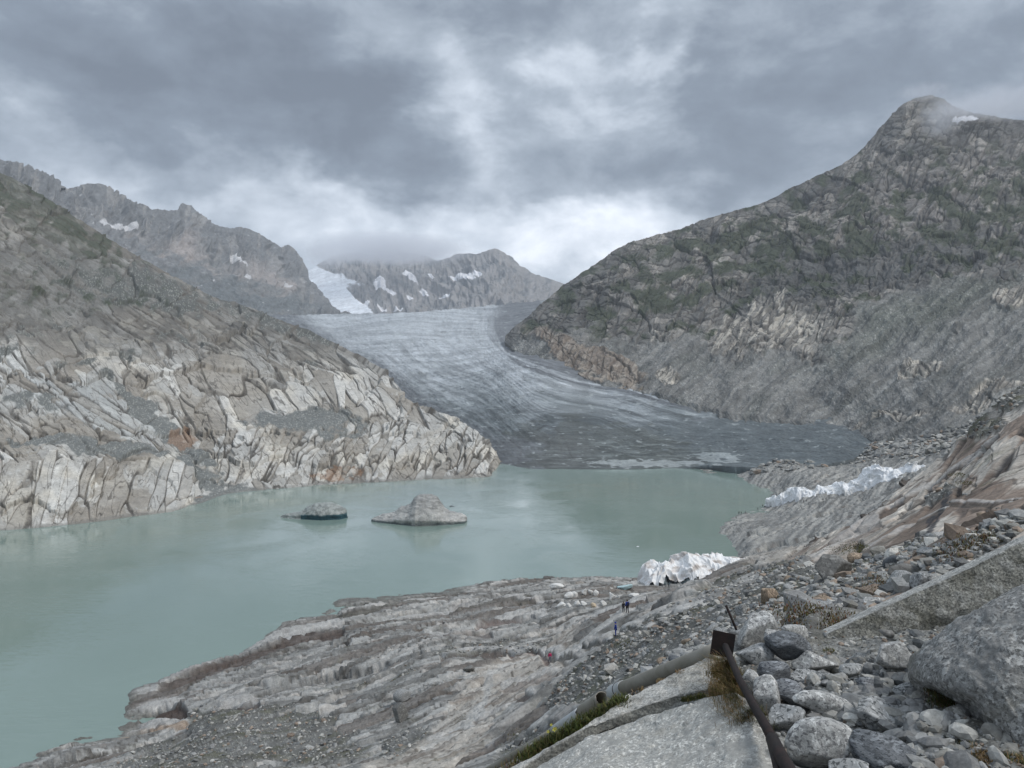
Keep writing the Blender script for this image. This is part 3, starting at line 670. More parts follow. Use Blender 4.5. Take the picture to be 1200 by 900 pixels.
# ------------------------------------------------------------------ near shore: bedrock, slabs and moraine between the lake and the viewpoint
shore_pts = [(28, 900), (87, 873), (126, 870), (163, 853), (152, 832), (158, 814), (180, 804), (225, 786), (277, 773), (303, 756), (334, 734), (388, 721), (394, 709), (433, 703), (520, 697),
             (557, 689), (614, 678), (680, 677), (728, 677), (760, 674), (865, 650), (845, 622), (851, 611), (880, 600), (902, 589), (906, 577), (875, 563), (832, 551)]
SHORE_CTRL = []
def build_shore_ctrl():
    def s(px, py, d): SHORE_CTRL.append((px, d, py))
    def z(px, zz, d): SHORE_CTRL.append((px, d, HOR + (CAMZ - zz) * F0 / d))
    for x, y in shore_pts: s(x, y, wd(y))
    # lake bed beyond the shoreline
    for x, y in ((28, 900), (87, 873), (152, 832), (180, 804), (277, 773), (334, 734), (388, 715), (433, 703), (557, 689), (680, 677), (760, 674)):
        z(x - 6, -4, wd(y) * 1.10); z(x - 10, -10, wd(y) * 1.35)
    for x, d in ((-200, 190), (0, 260), (200, 330), (400, 400), (550, 420), (700, 420), (800, 400), (700, 520), (820, 470), (860, 490), (800, 560), (600, 700), (860, 530), (800, 360), (835, 350), (-200, 260), (-200, 380), (0, 350), (0, 480), (100, 420), (200, 500), (300, 560), (420, 600), (520, 620), (-200, 600), (100, 650), (350, 690), (550, 690)):
        z(x, -6, d)
    z(-200, -3, 160); z(-200, 4, 130); z(-200, 18, 90); z(-200, 45, 45); z(-200, 66, 16)
    z(30, 8, 130); z(30, 20, 98); z(30, 46, 50); z(30, 68, 16); z(160, 7, 150); z(160, 20, 118); z(160, 34, 88); z(160, 53, 50); z(160, 70, 18)
    for p in ((200, 880, 150), (250, 850, 150), (300, 800, 180), (300, 890, 118), (400, 890, 105), (400, 800, 165), (400, 750, 205), (500, 890, 82), (500, 820, 125), (500, 760, 175),
              (500, 722, 228), (600, 890, 55), (600, 840, 85), (600, 800, 110), (642, 771, 137), (600, 730, 200), (600, 700, 255), (700, 850, 42), (700, 800, 62), (700, 765, 90), (700, 735, 122),
              (700, 700, 215), (735, 720, 122), (740, 706, 190), (800, 765, 40), (800, 722, 70), (800, 702, 120), (790, 701, 185), (760, 698, 243), (800, 697, 243), (840, 687, 240), (860, 668, 250), (850, 740, 30), (850, 702, 70), (850, 683, 150),
              (900, 730, 24), (900, 692, 45), (900, 668, 100), (900, 662, 170), (900, 643, 330), (973, 678, 34), (950, 710, 21), (950, 652, 60), (950, 638, 105), (950, 648, 190), (950, 630, 320),
              (1000, 715, 17), (1000, 645, 45), (1000, 618, 95), (1000, 640, 170), (1000, 605, 350), (1000, 578, 420), (1050, 700, 15), (1050, 655, 30), (1050, 595, 75), (1050, 582, 92), (1050, 612, 150),
              (1050, 580, 360), (1050, 552, 440), (1100, 680, 15), (1100, 640, 28), (1100, 566, 72), (1100, 546, 92), (1100, 580, 150), (1100, 560, 330), (1100, 530, 460), (1100, 508, 560), (1150, 660, 15),
              (1150, 612, 30), (1150, 525, 74), (1150, 498, 98), (1150, 535, 160), (1150, 525, 330), (1150, 495, 520), (1200, 640, 15), (1200, 590, 30), (1200, 492, 72), (1200, 458, 96), (1200, 500, 160), (1200, 498, 330),
              (1200, 480, 520), (1320, 620, 15), (1320, 560, 30), (1320, 430, 80), (1320, 400, 100), (1320, 450, 300), (1320, 450, 520), (960, 575, 440), (940, 556, 500), (900, 552, 560), (870, 551, 610), (960, 548, 560),
              (1000, 545, 545), (1030, 520, 600), (1000, 515, 680), (880, 612, 400), (880, 632, 350), (900, 606, 420)):
        s(*p)
    z(260, 72, 16); z(400, 73, 16); z(520, 73.5, 15); z(300, 50, 55); z(400, 55, 50); z(500, 60, 42); z(640, 71, 22); z(600, 76, 12); z(750, 75.5, 18); z(850, 77, 14); z(700, 76.5, 11); z(950, 79, 12); z(1100, 78.2, 12); z(1300, 79, 12)
    z(400, 76, 9); z(700, 77.2, 8.5); z(1000, 78, 8.5); z(1300, 79, 8.5); z(-200, 76, 9); z(850, -3, 660); z(950, 14, 700); z(1100, 30, 700); z(1320, 45, 700)
build_shore_ctrl()
SH = {}; SX0, SX1 = -80.0, 1400.0
def shore_height():
    nx, ny = 1620, 1150
    px = np.linspace(SX0, SX1, nx); ld = np.linspace(math.log(9), math.log(690), ny)[::-1]
    # more rows where the ground is seen square-on
    PX, LD = np.meshgrid(px, ld)
    C = np.array(SHORE_CTRL, float)
    k = 300.0
    py = tps(np.stack([C[:, 0], np.log(C[:, 1]) * k], 1), C[:, 2], (PX, LD * k), 3e-5)
    D = np.exp(LD)
    V = np.stack([(PX - 600) / F0 * D, D, CAMZ - (py - HOR) / F0 * D], -1)
    return V, PX, py, D
def build_shore():
    V, PX, PY, D = shore_height()
    N = grid_normals(V)
    X, Y, Z = V[..., 0].copy(), V[..., 1].copy(), V[..., 2].copy()
    n1 = fbm(X / 30, Y / 30, 5, 501); n2 = fbm(X / 8, Y / 8, 5, 502); n3 = fbm(X / 1.6, Y / 1.6, 4, 503)
    wpx = PX + 12 * n1; wpy = PY + 7 * n2
    # rubble fields (loose stones) / bedrock
    rub = 0
    for (x, y, rx, ry, a, k) in ((800, 760, 130, 36, -28, 1), (880, 710, 90, 34, -28, 1), (990, 690, 120, 30, -20, 1), (1120, 650, 140, 18, -26, 1), (960, 730, 120, 22, 0, 1), (700, 800, 60, 22, -25, 1), (590, 745 + 20, 70, 12, -10, .7), (320, 860, 105, 34, 10, .95),
                                 (250, 885, 130, 22, -10, 1), (470, 870, 40, 28, -60, .6), (540, 770, 50, 14, 0, .45), (1080, 600 + 35, 40, 8, 0, .6), (450, 800, 60, 14, -15, .5), (1150, 480, 90, 14, -20, .7), (1060, 500, 120, 18, 0, .8),
                                 (960, 540, 120, 10, 0, .5), (1180, 450, 120, 16, -10, .9), (620, 880, 60, 14, -30, .8), (1120, 585, 40, 10, -20, .6)):
        rub = np.maximum(rub, k * blob(wpx, wpy, x, y, rx, ry, a, 0.5))
    far = sst(230, 300, D) * sst(790, 860, PX)
    rub = sst(0.4, 0.62, rub + 0.25 * n2)
    slabm = 0                                 # clean polished slabs
    for (x, y, rx, ry, a, k) in ((1110, 590, 130, 55, -33, 1), (1160, 530, 120, 30, -32, 1), (1000, 640, 90, 20, -30, .9), (560, 830, 150, 30, -36, 1), (520, 870, 110, 30, -36, .9), (1045, 668, 40, 12, -10, 1), (910, 636, 90, 26, -12, .8)):
        slabm = np.maximum(slabm, k * blob(wpx, wpy, x, y, rx, ry, a, 0.5))
    slabm = sst(0.35, 0.6, slabm) * (1 - rub)
    rock = 1 - rub
    # strike: near parallel to X, climbing a little away from the camera on the right
    th = 16 + 0 * X
    u, v = rot(X, Y, 14)
    A = slab2(u, v, 26, 4.4, 511, .5, .10, .25); B = slab2(u, v, 10, 2.0, 521, .5, .12, .3); C_ = slab2(u, v, 60, 12, 531, .5, .05, .1)
    E = slab2(u, v, 4.5, 1.0, 541, .5, .10, .3)
    n2 = .5 * n2 + .6 * fbm(u / 16, v / 3, 5, 505)
    fadeN = sst(12, 60, D); k1 = np.clip(D / 130, .12, 1.5)
    u3, v3 = rot(X, Y, 50)                     # the big slabs on the right dip down to the lake
    G = slab2(u3, v3, 40, 6, 551, .35, .04, .1); Hh = slab2(u3, v3, 18, 2.2, 561, .35, .05, .15)
    right = sst(860, 960, PX) * sst(260, 200, D)
    h = (1 - right) * rock * (1.5 * C_[0] + .75 * A[0] * (1 - .6 * slabm) + 0.30 * B[0] * (1 - .7 * slabm) + 0.10 * E[0] * (1 - .8 * slabm))
    h = h * np.clip(D / 110, .1, 1.2)
    gs = fbm(u3 / 14, v3 / 1.6, 5, 565, .6)
    h += right * rock * (0.55 * G[0] + .12 * Hh[0] * (1 - .5 * slabm) - 0.08 * Hh[1] + 0.10 * gs) * np.clip(D / 70, .1, 1.5)
    h -= right * rock * .35 * lines(u3, v3, 40, 3.2, 598, .08, 2)
    h += far * (0.45 * fbm(u3 / 40, v3 / 4, 5, 571) + .12 * n2)
    h += slabm * (1 - right) * (0.5 * (ridged(u / 24, v / 2.2, 4, 575) - 1)) * np.clip(D / 80, .1, 1)
    h += rub * (0.10 * n3 + 0.35 * n2) * np.clip(D / 40, .3, 2.2)
    h += 0.5 * n1 * np.clip(D / 60, .2, 2) * (1 - .6 * far)
    ledges = [  # long strata steps: polyline, half width px, drop m, darkness, colour
        ([(190, 812), (250, 792), (320, 768), (355, 752), (400, 742)], 6, 1.0, .85, (.075, .055, .045)), ([(168, 845), (195, 838), (214, 836)], 7, 1.2, .9, (.06, .042, .034)),
        ([(236, 838), (268, 826), (300, 822)], 5, .9, .8, (.07, .055, .048)), ([(140, 872), (180, 858), (216, 850)], 5, 0, .7, (.30, .21, .14)), ([(395, 722), (450, 712), (520, 706)], 2.5, .5, .7, (.09, .085, .07)),
        ([(440, 730), (520, 720), (600, 712), (660, 712)], 2.5, .5, .7, (.09, .08, .065)), ([(560, 738), (600, 730), (640, 726)], 3.5, .6, .7, (.12, .085, .075)), ([(600, 772), (625, 766), (640, 775)], 5, .6, .7, (.12, .08, .07)),
        ([(500, 757), (540, 752), (575, 748)], 3, .6, .7, (.10, .08, .07)), ([(520, 778), (560, 768), (600, 768)], 4, .7, .75, (.09, .07, .06)), ([(646, 774), (700, 757), (760, 738), (800, 722), (850, 700), (890, 680)], 2.6, .5, .8, (.10, .095, .085)),
        ([(660, 778), (720, 757), (780, 738)], 2.0, .3, .7, (.12, .11, .10)), ([(556, 842), (590, 832), (628, 824)], 4, .4, .8, (.10, .08, .07)), ([(500, 866), (540, 852), (580, 846)], 2.2, .3, .7, (.13, .11, .09)),
        ([(590, 806), (630, 796), (650, 790)], 5, .3, .6, (.19, .16, .14)), ([(570, 880), (590, 868)], 5, .3, .7, (.10, .085, .075)), ([(700, 732), (725, 722), (760, 715)], 3, .4, .7, (.11, .085, .07)),
        ([(1000, 625), (1060, 588), (1120, 548), (1170, 512)], 2.4, .4, .75, (.07, .055, .045)), ([(1000, 648), (1060, 618), (1100, 600), (1200, 588)], 2.0, .2, .7, (.08, .07, .06)), ([(930, 668), (980, 640), (1030, 612)], 3, .4, .6, (.12, .09, .075))]
    for pts, w, drop, dk_, col_ in ledges:
        m_ = along(PX + 3 * n2, PY + 2.5 * n1, pts, w); h -= drop * m_ * np.clip(D / 120, .2, 1.3)
        up_ = along(PX + 3 * n2, PY + 2.5 * n1 + 1.6 * w, pts, w * .8); h += .25 * drop * up_
    hz = sst(-2.5, 2.5, Z)
    V = V + N * (h * (0.3 + .7 * hz))[..., None]
    c = np.zeros(V.shape, f32) + np.array((0.275, 0.273, 0.26), f32) * (.8 + .4 * A[3])[..., None]
    c = mixc(c, (0.39, 0.385, 0.365), sst(0.5, .62, A[2] * .6 + B[2] * .4 + .15 * n2) * .8)
    c = mixc(c, (0.13, 0.128, 0.12), sst(0.55, .7, B[3] + .3 * n2) * .65)
    c = mixc(c, (0.055, 0.048, 0.04), np.maximum(A[1], .8 * B[1]) * (.5 + .5 * sst(-.2, .2, n2)) * .85)
    c = mixc(c, (0.46, 0.435, 0.40), sst(0.70, .8, B[2] * .6 + E[2] * .4 + .15 * n2) * .7)
    c = mixc(c, (0.10, 0.094, 0.085), sst(0.3, .6, n2) * .6)
    c = mixc(c, (0.105, 0.088, 0.075), sst(0.80, .86, A[2]) * .7)
    jl = np.maximum(lines(u, v, 22, 2.0, 595, .05, 2), lines(u, v, 9, 1.1, 596, .05, 2) * .7)
    c = mixc(c, (0.07, 0.062, 0.052), jl * sst(-.15, .3, n2) * .8)
    c = c * (1 + .12 * n3)[..., None]
    c = mixc(c, (0.44, 0.41, 0.365), slabm * (1 - right) * .8)
    c = mixc(c, (0.10, 0.085, 0.07), slabm * (1 - right) * lines(u, v, 24, 1.2, 597, .07, 2) * .8)
    c = mixc(c, (0.20, 0.175, 0.15), slabm * (1 - right) * sst(.2, .5, fbm(u / 16, v / 2.0, 5, 581)) * .75)
    # right-hand slabs: pale with brown stained panels and dark seepage
    rc = np.zeros(V.shape, f32) + np.array((0.40, 0.365, 0.32), f32)
    rc = mixc(rc, (0.19, 0.145, 0.115), sst(0.0, .3, fbm(u3 / 26, v3 / 5, 5, 585) + .25 * (G[2] - .5) + .75 * blob(PX, PY, 1140, 605, 85, 32, -22, .4)) * .9)
    rc = mixc(rc, (0.50, 0.47, 0.42), sst(.25, .5, fbm(u3 / 20, v3 / 1.3, 5, 587)) * .7)
    rc = mixc(rc, (0.06, 0.05, 0.045), np.maximum(G[1], .7 * Hh[1]) * .8)
    rc = rc * (.75 + .5 * Hh[3])[..., None]
    rc = mixc(rc, (0.05, 0.043, 0.038), np.maximum(lines(u3, v3, 40, 3.2, 598, .05, 2), .8 * lines(X, Y, 9, 7, 599, .035, 2)) * .8)
    for (x0, y0, x1, y1, w) in ((1108, 590, 1085, 645, 5), (1093, 605, 1068, 640, 4), (1118, 572, 1100, 600, 3)):
        tt = np.clip(((PX - x0) * (x1 - x0) + (PY - y0) * (y1 - y0)) / ((x1 - x0) ** 2 + (y1 - y0) ** 2), 0, 1)
        dd = np.hypot(PX - x0 - tt * (x1 - x0), PY - y0 - tt * (y1 - y0)) + 2.5 * n3
        rc = mixc(rc, (0.045, 0.045, 0.05), sst(w, w * .4, dd) * sst(200, 150, D) * .9)
    c = c * (1 - right[..., None]) + rc * right[..., None]
    fc = np.zeros(V.shape, f32) + np.array((0.23, 0.23, 0.22), f32)
    fs = fbm(u3 / 40, v3 / 2.2, 5, 589, .6)
    fc = mixc(fc, (0.38, 0.37, 0.34), sst(0, .4, fs) * .8); fc = mixc(fc, (0.12, 0.12, 0.115), sst(-.05, -.35, fs) * .85)
    fc = mixc(fc, (0.22, 0.22, 0.21), sst(0, .4, n1) * .5)
    c = c * (1 - far[..., None]) + fc * far[..., None]
    c = mixc(c, (0.135, 0.135, 0.127), rub * .9)
    c = mixc(c, (0.08, 0.077, 0.066), rub * sst(0, .5, n2) * .6)
    pb = rnd((PX * .9).astype(int), np.floor(np.log(D) * 320).astype(int), seed=9)
    c = mixc(c, (0.34, 0.34, 0.32), np.maximum(rub, far * .5) * (pb > 0.88) * .6)
    gr = sst(0.3, .8, .6 * fbm(X / 9, Y / 5, 5, 591) + .55 * n3 * .4 + .35 * rub * sst(300, 100, D))
    c = mixc(c, (0.085, 0.085, 0.045), gr * .55 * sst(300, 200, D))
    c = mixc(c, RUST, sst(.5, .85, fbm(X / 7, Y / 3, 4, 593)) * .15 * rock)
    # trodden dust path, then overhang shade and rusty bands painted along the ledges
    for (x0, y0, x1, y1, w) in ((500, 880, 560, 830, 9), (560, 830, 575, 790, 6), (575, 790, 650, 768, 5), (650, 768, 740, 735, 3), (700, 745, 745, 712, 5)):
        tt = np.clip(((PX - x0) * (x1 - x0) + (PY - y0) * (y1 - y0)) / ((x1 - x0) ** 2 + (y1 - y0) ** 2), 0, 1)
        dd = np.hypot(PX - x0 - tt * (x1 - x0), PY - y0 - tt * (y1 - y0)) + 2.0 * n2
        c = mixc(c, (0.42, 0.41, 0.385), sst(w, w * .5, dd) * .8)
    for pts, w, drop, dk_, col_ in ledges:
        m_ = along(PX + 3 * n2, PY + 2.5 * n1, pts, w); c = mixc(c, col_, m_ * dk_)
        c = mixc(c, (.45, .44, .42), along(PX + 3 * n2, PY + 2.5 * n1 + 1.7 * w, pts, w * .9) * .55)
    c = mixc(c, (0.12, 0.12, 0.105), sst(1.3, .2, V[..., 2] + .5 * n2) * .7 * (1 - far))
    SH.update(V=V, PX=PX, PY=PY, D=D, rub=rub)
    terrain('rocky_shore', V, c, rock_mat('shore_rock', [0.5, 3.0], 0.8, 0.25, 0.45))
build_shore()
def on_shore(px, d):
    """point of the finished shore surface at a column and distance"""
    V = SH['V']; ny, nx = V.shape[:2]
    i = (px - SX0) / (SX1 - SX0) * (nx - 1); j = (math.log(690) - np.log(d)) / (math.log(690) - math.log(9)) * (ny - 1)
    i = np.clip(i, 0, nx - 1.001); j = np.clip(j, 0, ny - 1.001)
    i0 = np.floor(i).astype(int); j0 = np.floor(j).astype(int); a = (i - i0)[..., None]; b = (j - j0)[..., None]
    return V[j0, i0] * (1 - a) * (1 - b) + V[j0, i0 + 1] * a * (1 - b) + V[j0 + 1, i0] * (1 - a) * b + V[j0 + 1, i0 + 1] * a * b

# ------------------------------------------------------------------ helpers for loose things
def proj(p): return 600 + p[..., 0] / p[..., 1] * F0, HOR + (CAMZ - p[..., 2]) / p[..., 1] * F0
def ground_at(px, py):
    """nearest point of the shore surface seen at a photo position"""
    V = SH['V']; i = int(round((px - SX0) / (SX1 - SX0) * (V.shape[1] - 1))); colv = V[::-1, i]
    _, yy = proj(colv)
    best = 1e9
    for k in range(len(colv)):
        if yy[k] < best:
            best = yy[k]
            if best <= py and k > 0: return Vector(colv[k])
    return Vector(colv[np.argmin(np.abs(yy - py))])
def ico(sub):
    bm = bmesh.new(); bmesh.ops.create_icosphere(bm, subdivisions=sub, radius=1.0)
    bm.verts.ensure_lookup_table()
    v = np.array([x.co[:] for x in bm.verts], f32); f = np.array([[x.index for x in p.verts] for p in bm.faces], np.int32)
    bm.free(); return v, f
ICO = {s: ico(s) for s in (1, 2, 3, 4, 5, 6)}
def rock_verts(seed, sub=4, dims=(1, 1, 1), planes=9, round_=0.045, rough=0.04):
    """a stone: a ball cut by random planes, corners worn, surface pitted; half sizes = dims"""
    r = np.random.RandomState(seed)
    v, f = ICO[sub]; v = v.copy()
    n = r.normal(size=(planes, 3)); n /= np.linalg.norm(n, axis=1, keepdims=True)
    dist = r.uniform(0.36, 0.74, planes)
    dots = v @ n.T
    lim = np.where(dots > 0.05, dist / np.maximum(dots, 0.05), 9.0)
    k = 1 / round_
    rad = (np.sum(np.minimum(lim, 3.0) ** (-k), axis=1) + 1.0) ** (-1 / k)
    v = v * rad[:, None]
    q = v * 2.2 + seed * 1.37
    d = noise3(q[:, 0], q[:, 1], q[:, 2], seed) * 0.5 + noise3(q[:, 0] * 2.7, q[:, 1] * 2.7, q[:, 2] * 2.7, seed + 3) * 0.28 + noise3(q[:, 0] * 7, q[:, 1] * 7, q[:, 2] * 7, seed + 5) * 0.13
    v = v * (1 + rough * 2.2 * d)[:, None]
    e = np.abs(v).max(0); v = v / e
    return (v * np.array(dims, f32)).astype(f32), f
def turn(v, rz=0, ry=0, rx=0):
    m = np.array(Matrix.Rotation(rz, 3, 'Z') @ Matrix.Rotation(ry, 3, 'Y') @ Matrix.Rotation(rx, 3, 'X'))
    return v @ m.T
def px_rock(name, cx, cy, w, h, d, mat, label, seed, roll=0, thick=0.8, cat='rock', group=None, sub=5, planes=9, rough=0.045, round_=.05):
    """stone whose outline fills w x h photo pixels around (cx, cy) at distance d"""
    v, f = rock_verts(seed, sub, (w / 2 * d / F0, thick * (w + h) / 4 * d / F0, h / 2 * d / F0), planes, round_, rough)
    v = turn(v, 0, math.radians(-roll))
    o = link(name, mesh_np(name, v, f), mat, None, V3(cx, cy, d))
    return tag(o, label, cat, group)
def tube_np(pts, rad, seg=12, caps=False):
    pts = [Vector(p) for p in pts]; n = len(pts)
    if isinstance(rad, (int, float)): rad = [rad] * n
    vs = []; up = Vector((0, 0, 1))
    for i, p in enumerate(pts):
        t = (pts[min(i + 1, n - 1)] - pts[max(i - 1, 0)]).normalized()
        a = t.cross(up)
        if a.length < 1e-3: a = t.cross(Vector((1, 0, 0)))
        a.normalize(); b = t.cross(a)
        for k in range(seg):
            th = 2 * math.pi * k / seg
            vs.append(p + (a * math.cos(th) + b * math.sin(th)) * rad[i])
    fs = []
    for i in range(n - 1):
        for k in range(seg):
            k2 = (k + 1) % seg
            fs.append([i * seg + k, i * seg + k2, (i + 1) * seg + k2, (i + 1) * seg + k])
    if caps:
        for base, flip in ((0, 1), ((n - 1) * seg, 0)):
            vs.append(pts[0] if base == 0 else pts[-1]); c = len(vs) - 1
            for k in range(seg):
                k2 = (k + 1) % seg
                q = [base + k2, base + k, c, c] if flip else [base + k, base + k2, c, c]
                fs.append(q)
    return vs, fs
def mesh_py(name, vs, fs, smooth=True):
    me = bpy.data.meshes.new(name)
    me.from_pydata([tuple(v) for v in vs], [], [list(dict.fromkeys(f)) for f in fs]); me.update()
    me.polygons.foreach_set('use_smooth', [smooth] * len(me.polygons))
    return me
def plain(name, col, rough=.8, metal=0.0, spec=.3):
    m, nt, b = nodes_of(name, rough, spec); b.inputs['Base Color'].default_value = (*col, 1); b.inputs['Metallic'].default_value = metal
    return m
def granite(name, base, dark, speck=60, amt=0.5, bands=None, bump=0.5, stain=None, lic=0.0):
    """crystalline granite: pale feldspar and dark mica grains, broad mottling, optional gneiss banding and lichen"""
    m, nt, b = nodes_of(name, 0.85, 0.3); L = nt.links
    tc = nt.nodes.new('ShaderNodeTexCoord').outputs['Object']
    def mixn(a, c, fac):
        x = nt.nodes.new('ShaderNodeMix'); x.data_type = 'RGBA'
        for idx, val in ((6, a), (7, c)):
            if isinstance(val, tuple): x.inputs[idx].default_value = (*val, 1)
            else: L.new(val, x.inputs[idx])
        L.new(fac, x.inputs[0]); return x.outputs[2]
    def step(src, a, c2):
        r = nt.nodes.new('ShaderNodeMapRange'); r.inputs['From Min'].default_value = a; r.inputs['From Max'].default_value = c2
        r.interpolation_type = 'SMOOTHSTEP'; L.new(src, r.inputs['Value']); return r.outputs[0]
    vec = tc
    if bands:
        mp = nt.nodes.new('ShaderNodeMapping'); mp.inputs['Rotation'].default_value = bands[0]; mp.inputs['Scale'].default_value = (1, 1, bands[1])
        L.new(tc, mp.inputs['Vector']); vec = mp.outputs[0]
    g1 = nz(nt, speck, 3, 0.7, vec, 0.1); g2 = nz(nt, speck * .4, 5, 0.75, vec, 0.1); g3 = nz(nt, 2.2, 5, 0.6, tc, 0.3); g4 = nz(nt, speck * .55, 2, .6, vec, 0)
    c = mixn(base, dark, step(g1.outputs['Fac'], 0.51, 0.56))
    pale = tuple(min(.75, k * 1.55) for k in base)
    c = mixn(c, pale, step(g4.outputs['Fac'], 0.56, 0.60))
    dk = tuple(k * 0.62 for k in base)
    c = mixn(c, dk, step(g2.outputs['Fac'], 0.50, 0.66))
    c = mixn(c, tuple(k * .7 for k in base), step(g3.outputs['Fac'], 0.48, 0.72))
    if stain: 
        g5 = nz(nt, 1.1, 5, 0.65, tc, 0.8); c = mixn(c, stain, step(g5.outputs['Fac'], 0.52, 0.70))
    if lic:
        g6 = nz(nt, 7, 5, 0.7, tc, 0.3); c = mixn(c, (0.30, 0.31, 0.24), step(g6.outputs['Fac'], 0.60 - lic * .1, 0.70))
    L.new(c, b.inputs['Base Color'])
    ad = nt.nodes.new('ShaderNodeMath'); ad.operation = 'MULTIPLY_ADD'; L.new(g2.outputs['Fac'], ad.inputs[0]); ad.inputs[1].default_value = 2.0; L.new(g1.outputs['Fac'], ad.inputs[2])
    bp = nt.nodes.new('ShaderNodeBump'); bp.inputs['Strength'].default_value = bump; bp.inputs['Distance'].default_value = 0.02
    L.new(ad.outputs[0], bp.inputs['Height']); L.new(bp.outputs[0], b.inputs['Normal'])
    return m
G_PALE = granite('pale_granite', (0.40, 0.40, 0.385), (0.17, 0.17, 0.17), 30, stain=(0.22, 0.21, 0.18))
G_MID = granite('grey_granite', (0.31, 0.315, 0.31), (0.09, 0.095, 0.095), 24)
G_DARK = granite('dark_gneiss', (0.15, 0.16, 0.17), (0.055, 0.06, 0.065), 24, bands=((0.5, 0.4, 0), 2.5))
G_BLUE = granite('banded_gneiss', (0.20, 0.21, 0.22), (0.06, 0.065, 0.075), 22, bands=((0.4, 0.9, 0.2), 4.0))
G_BIG = granite('lichen_granite', (0.29, 0.29, 0.278), (0.12, 0.12, 0.115), 30, stain=(0.19, 0.185, 0.16), bump=.9)
G_SLAB = granite('slab_granite', (0.43, 0.425, 0.395), (0.27, 0.265, 0.245), 48, stain=(0.33, 0.315, 0.275), bump=.35)
G_LEDGE = granite('ledge_granite', (0.31, 0.305, 0.275), (0.09, 0.088, 0.075), 24, stain=(0.17, 0.16, 0.12), lic=.6)
G_WARM = granite('brown_granite', (0.30, 0.235, 0.175), (0.12, 0.095, 0.07), 14, stain=(0.2, 0.15, 0.1))
G_DULL = granite('dull_grey_rock', (0.175, 0.172, 0.162), (0.12, 0.118, 0.11), 9, bump=.4)
MOSS = rock_mat('moss', [6, 40], 0.8, 0.03, 0.8, base=(0.07, 0.07, 0.025))

# ------------------------------------------------------------------ foreground ground and bedrock
FG = {}
def build_foreground():
    top = [(540, 925), (600, 900), (640, 880), (700, 850), (760, 822), (835, 790), (850, 765), (870, 745), (915, 740), (960, 742), (1080, 695), (1200, 640), (1420, 540), (1900, 340)]
    bot = [(540, 1080), (1900, 1080)]
    ctrl = [(540, 925, 9.5), (600, 900, 9.5), (700, 850, 10), (835, 790, 9.3), (870, 745, 10.5), (960, 742, 11), (1080, 695, 11.8), (1200, 640, 12.5), (1420, 540, 13.5), (1900, 340, 16), (1900, 1080, 4.4), (1650, 800, 7), (540, 1080, 6.4), (1000, 1080, 4.6),
            (540, 1010, 7), (800, 1010, 5.6), (1000, 1010, 5.2), (1200, 1010, 4.9), (1420, 1010, 4.8), (1000, 800, 8.5), (1000, 900, 6.6), (900, 900, 6.7), (900, 820, 8.2), (1130, 710, 10.8), (1060, 780, 8.9), (1200, 800, 7.6), (800, 900, 7.2), (700, 950, 7.6)]
    V, PX, PY = loft(540, 1900, 1150, 470, top, bot, ctrl, 10, (0.10, 0.12), 0)
    N = grid_normals(V); X, Y, Z = V[..., 0], V[..., 1], V[..., 2]
    n1 = fbm(X / 1.2, Y / 1.2, 5, 601); n2 = fbm(X / .25, Y / .25, 4, 602)
    f1, f2, c1, c2, ox, oy = vor(X / .16 + .4 * n1, Y / .16, 605); g1, g2_, k1, k2, _, _ = vor(X / .06, Y / .06, 606)
    peb = sst(.15, .6, fbm(X / .7, Y / .7, 4, 607) + .25)
    h = .10 * n1 + .018 * n2 + peb * (.045 * np.clip(.55 - f1, 0, 1) * 2 * (c1 > .45) + .012 * (.6 - g1))
    V = V + N * h[..., None]
    c = np.zeros(V.shape, f32) + np.array((0.165, 0.165, 0.155), f32)
    c = mixc(c, (0.27, 0.27, 0.26), sst(.3, .9, c2) * peb * (c1 > .45) * .8)
    c = mixc(c, (0.30, 0.30, 0.28), (k1 > .75) * .6)
    c = mixc(c, (0.09, 0.085, 0.07), sst(.1, .5, n1 + .3 * n2) * .6)
    FG.update(V=V, PX=PX, PY=PY)
    terrain('gravel_shelf', V, c, rock_mat('gravel', [8, 40], 0.8, 0.02, 0.5, speck=(55, .35)))
build_foreground()
def on_fg(px, py):
    V = FG['V'][10:]; PXx = FG['PX'][10:]; ny, nx = V.shape[:2]
    i = int(np.clip((px - 540) / 1360 * (nx - 1), 0, nx - 1)); _, yy = proj(V[:, i]); j = int(np.argmin(np.abs(yy - py)))
    return Vector(V[j, i])

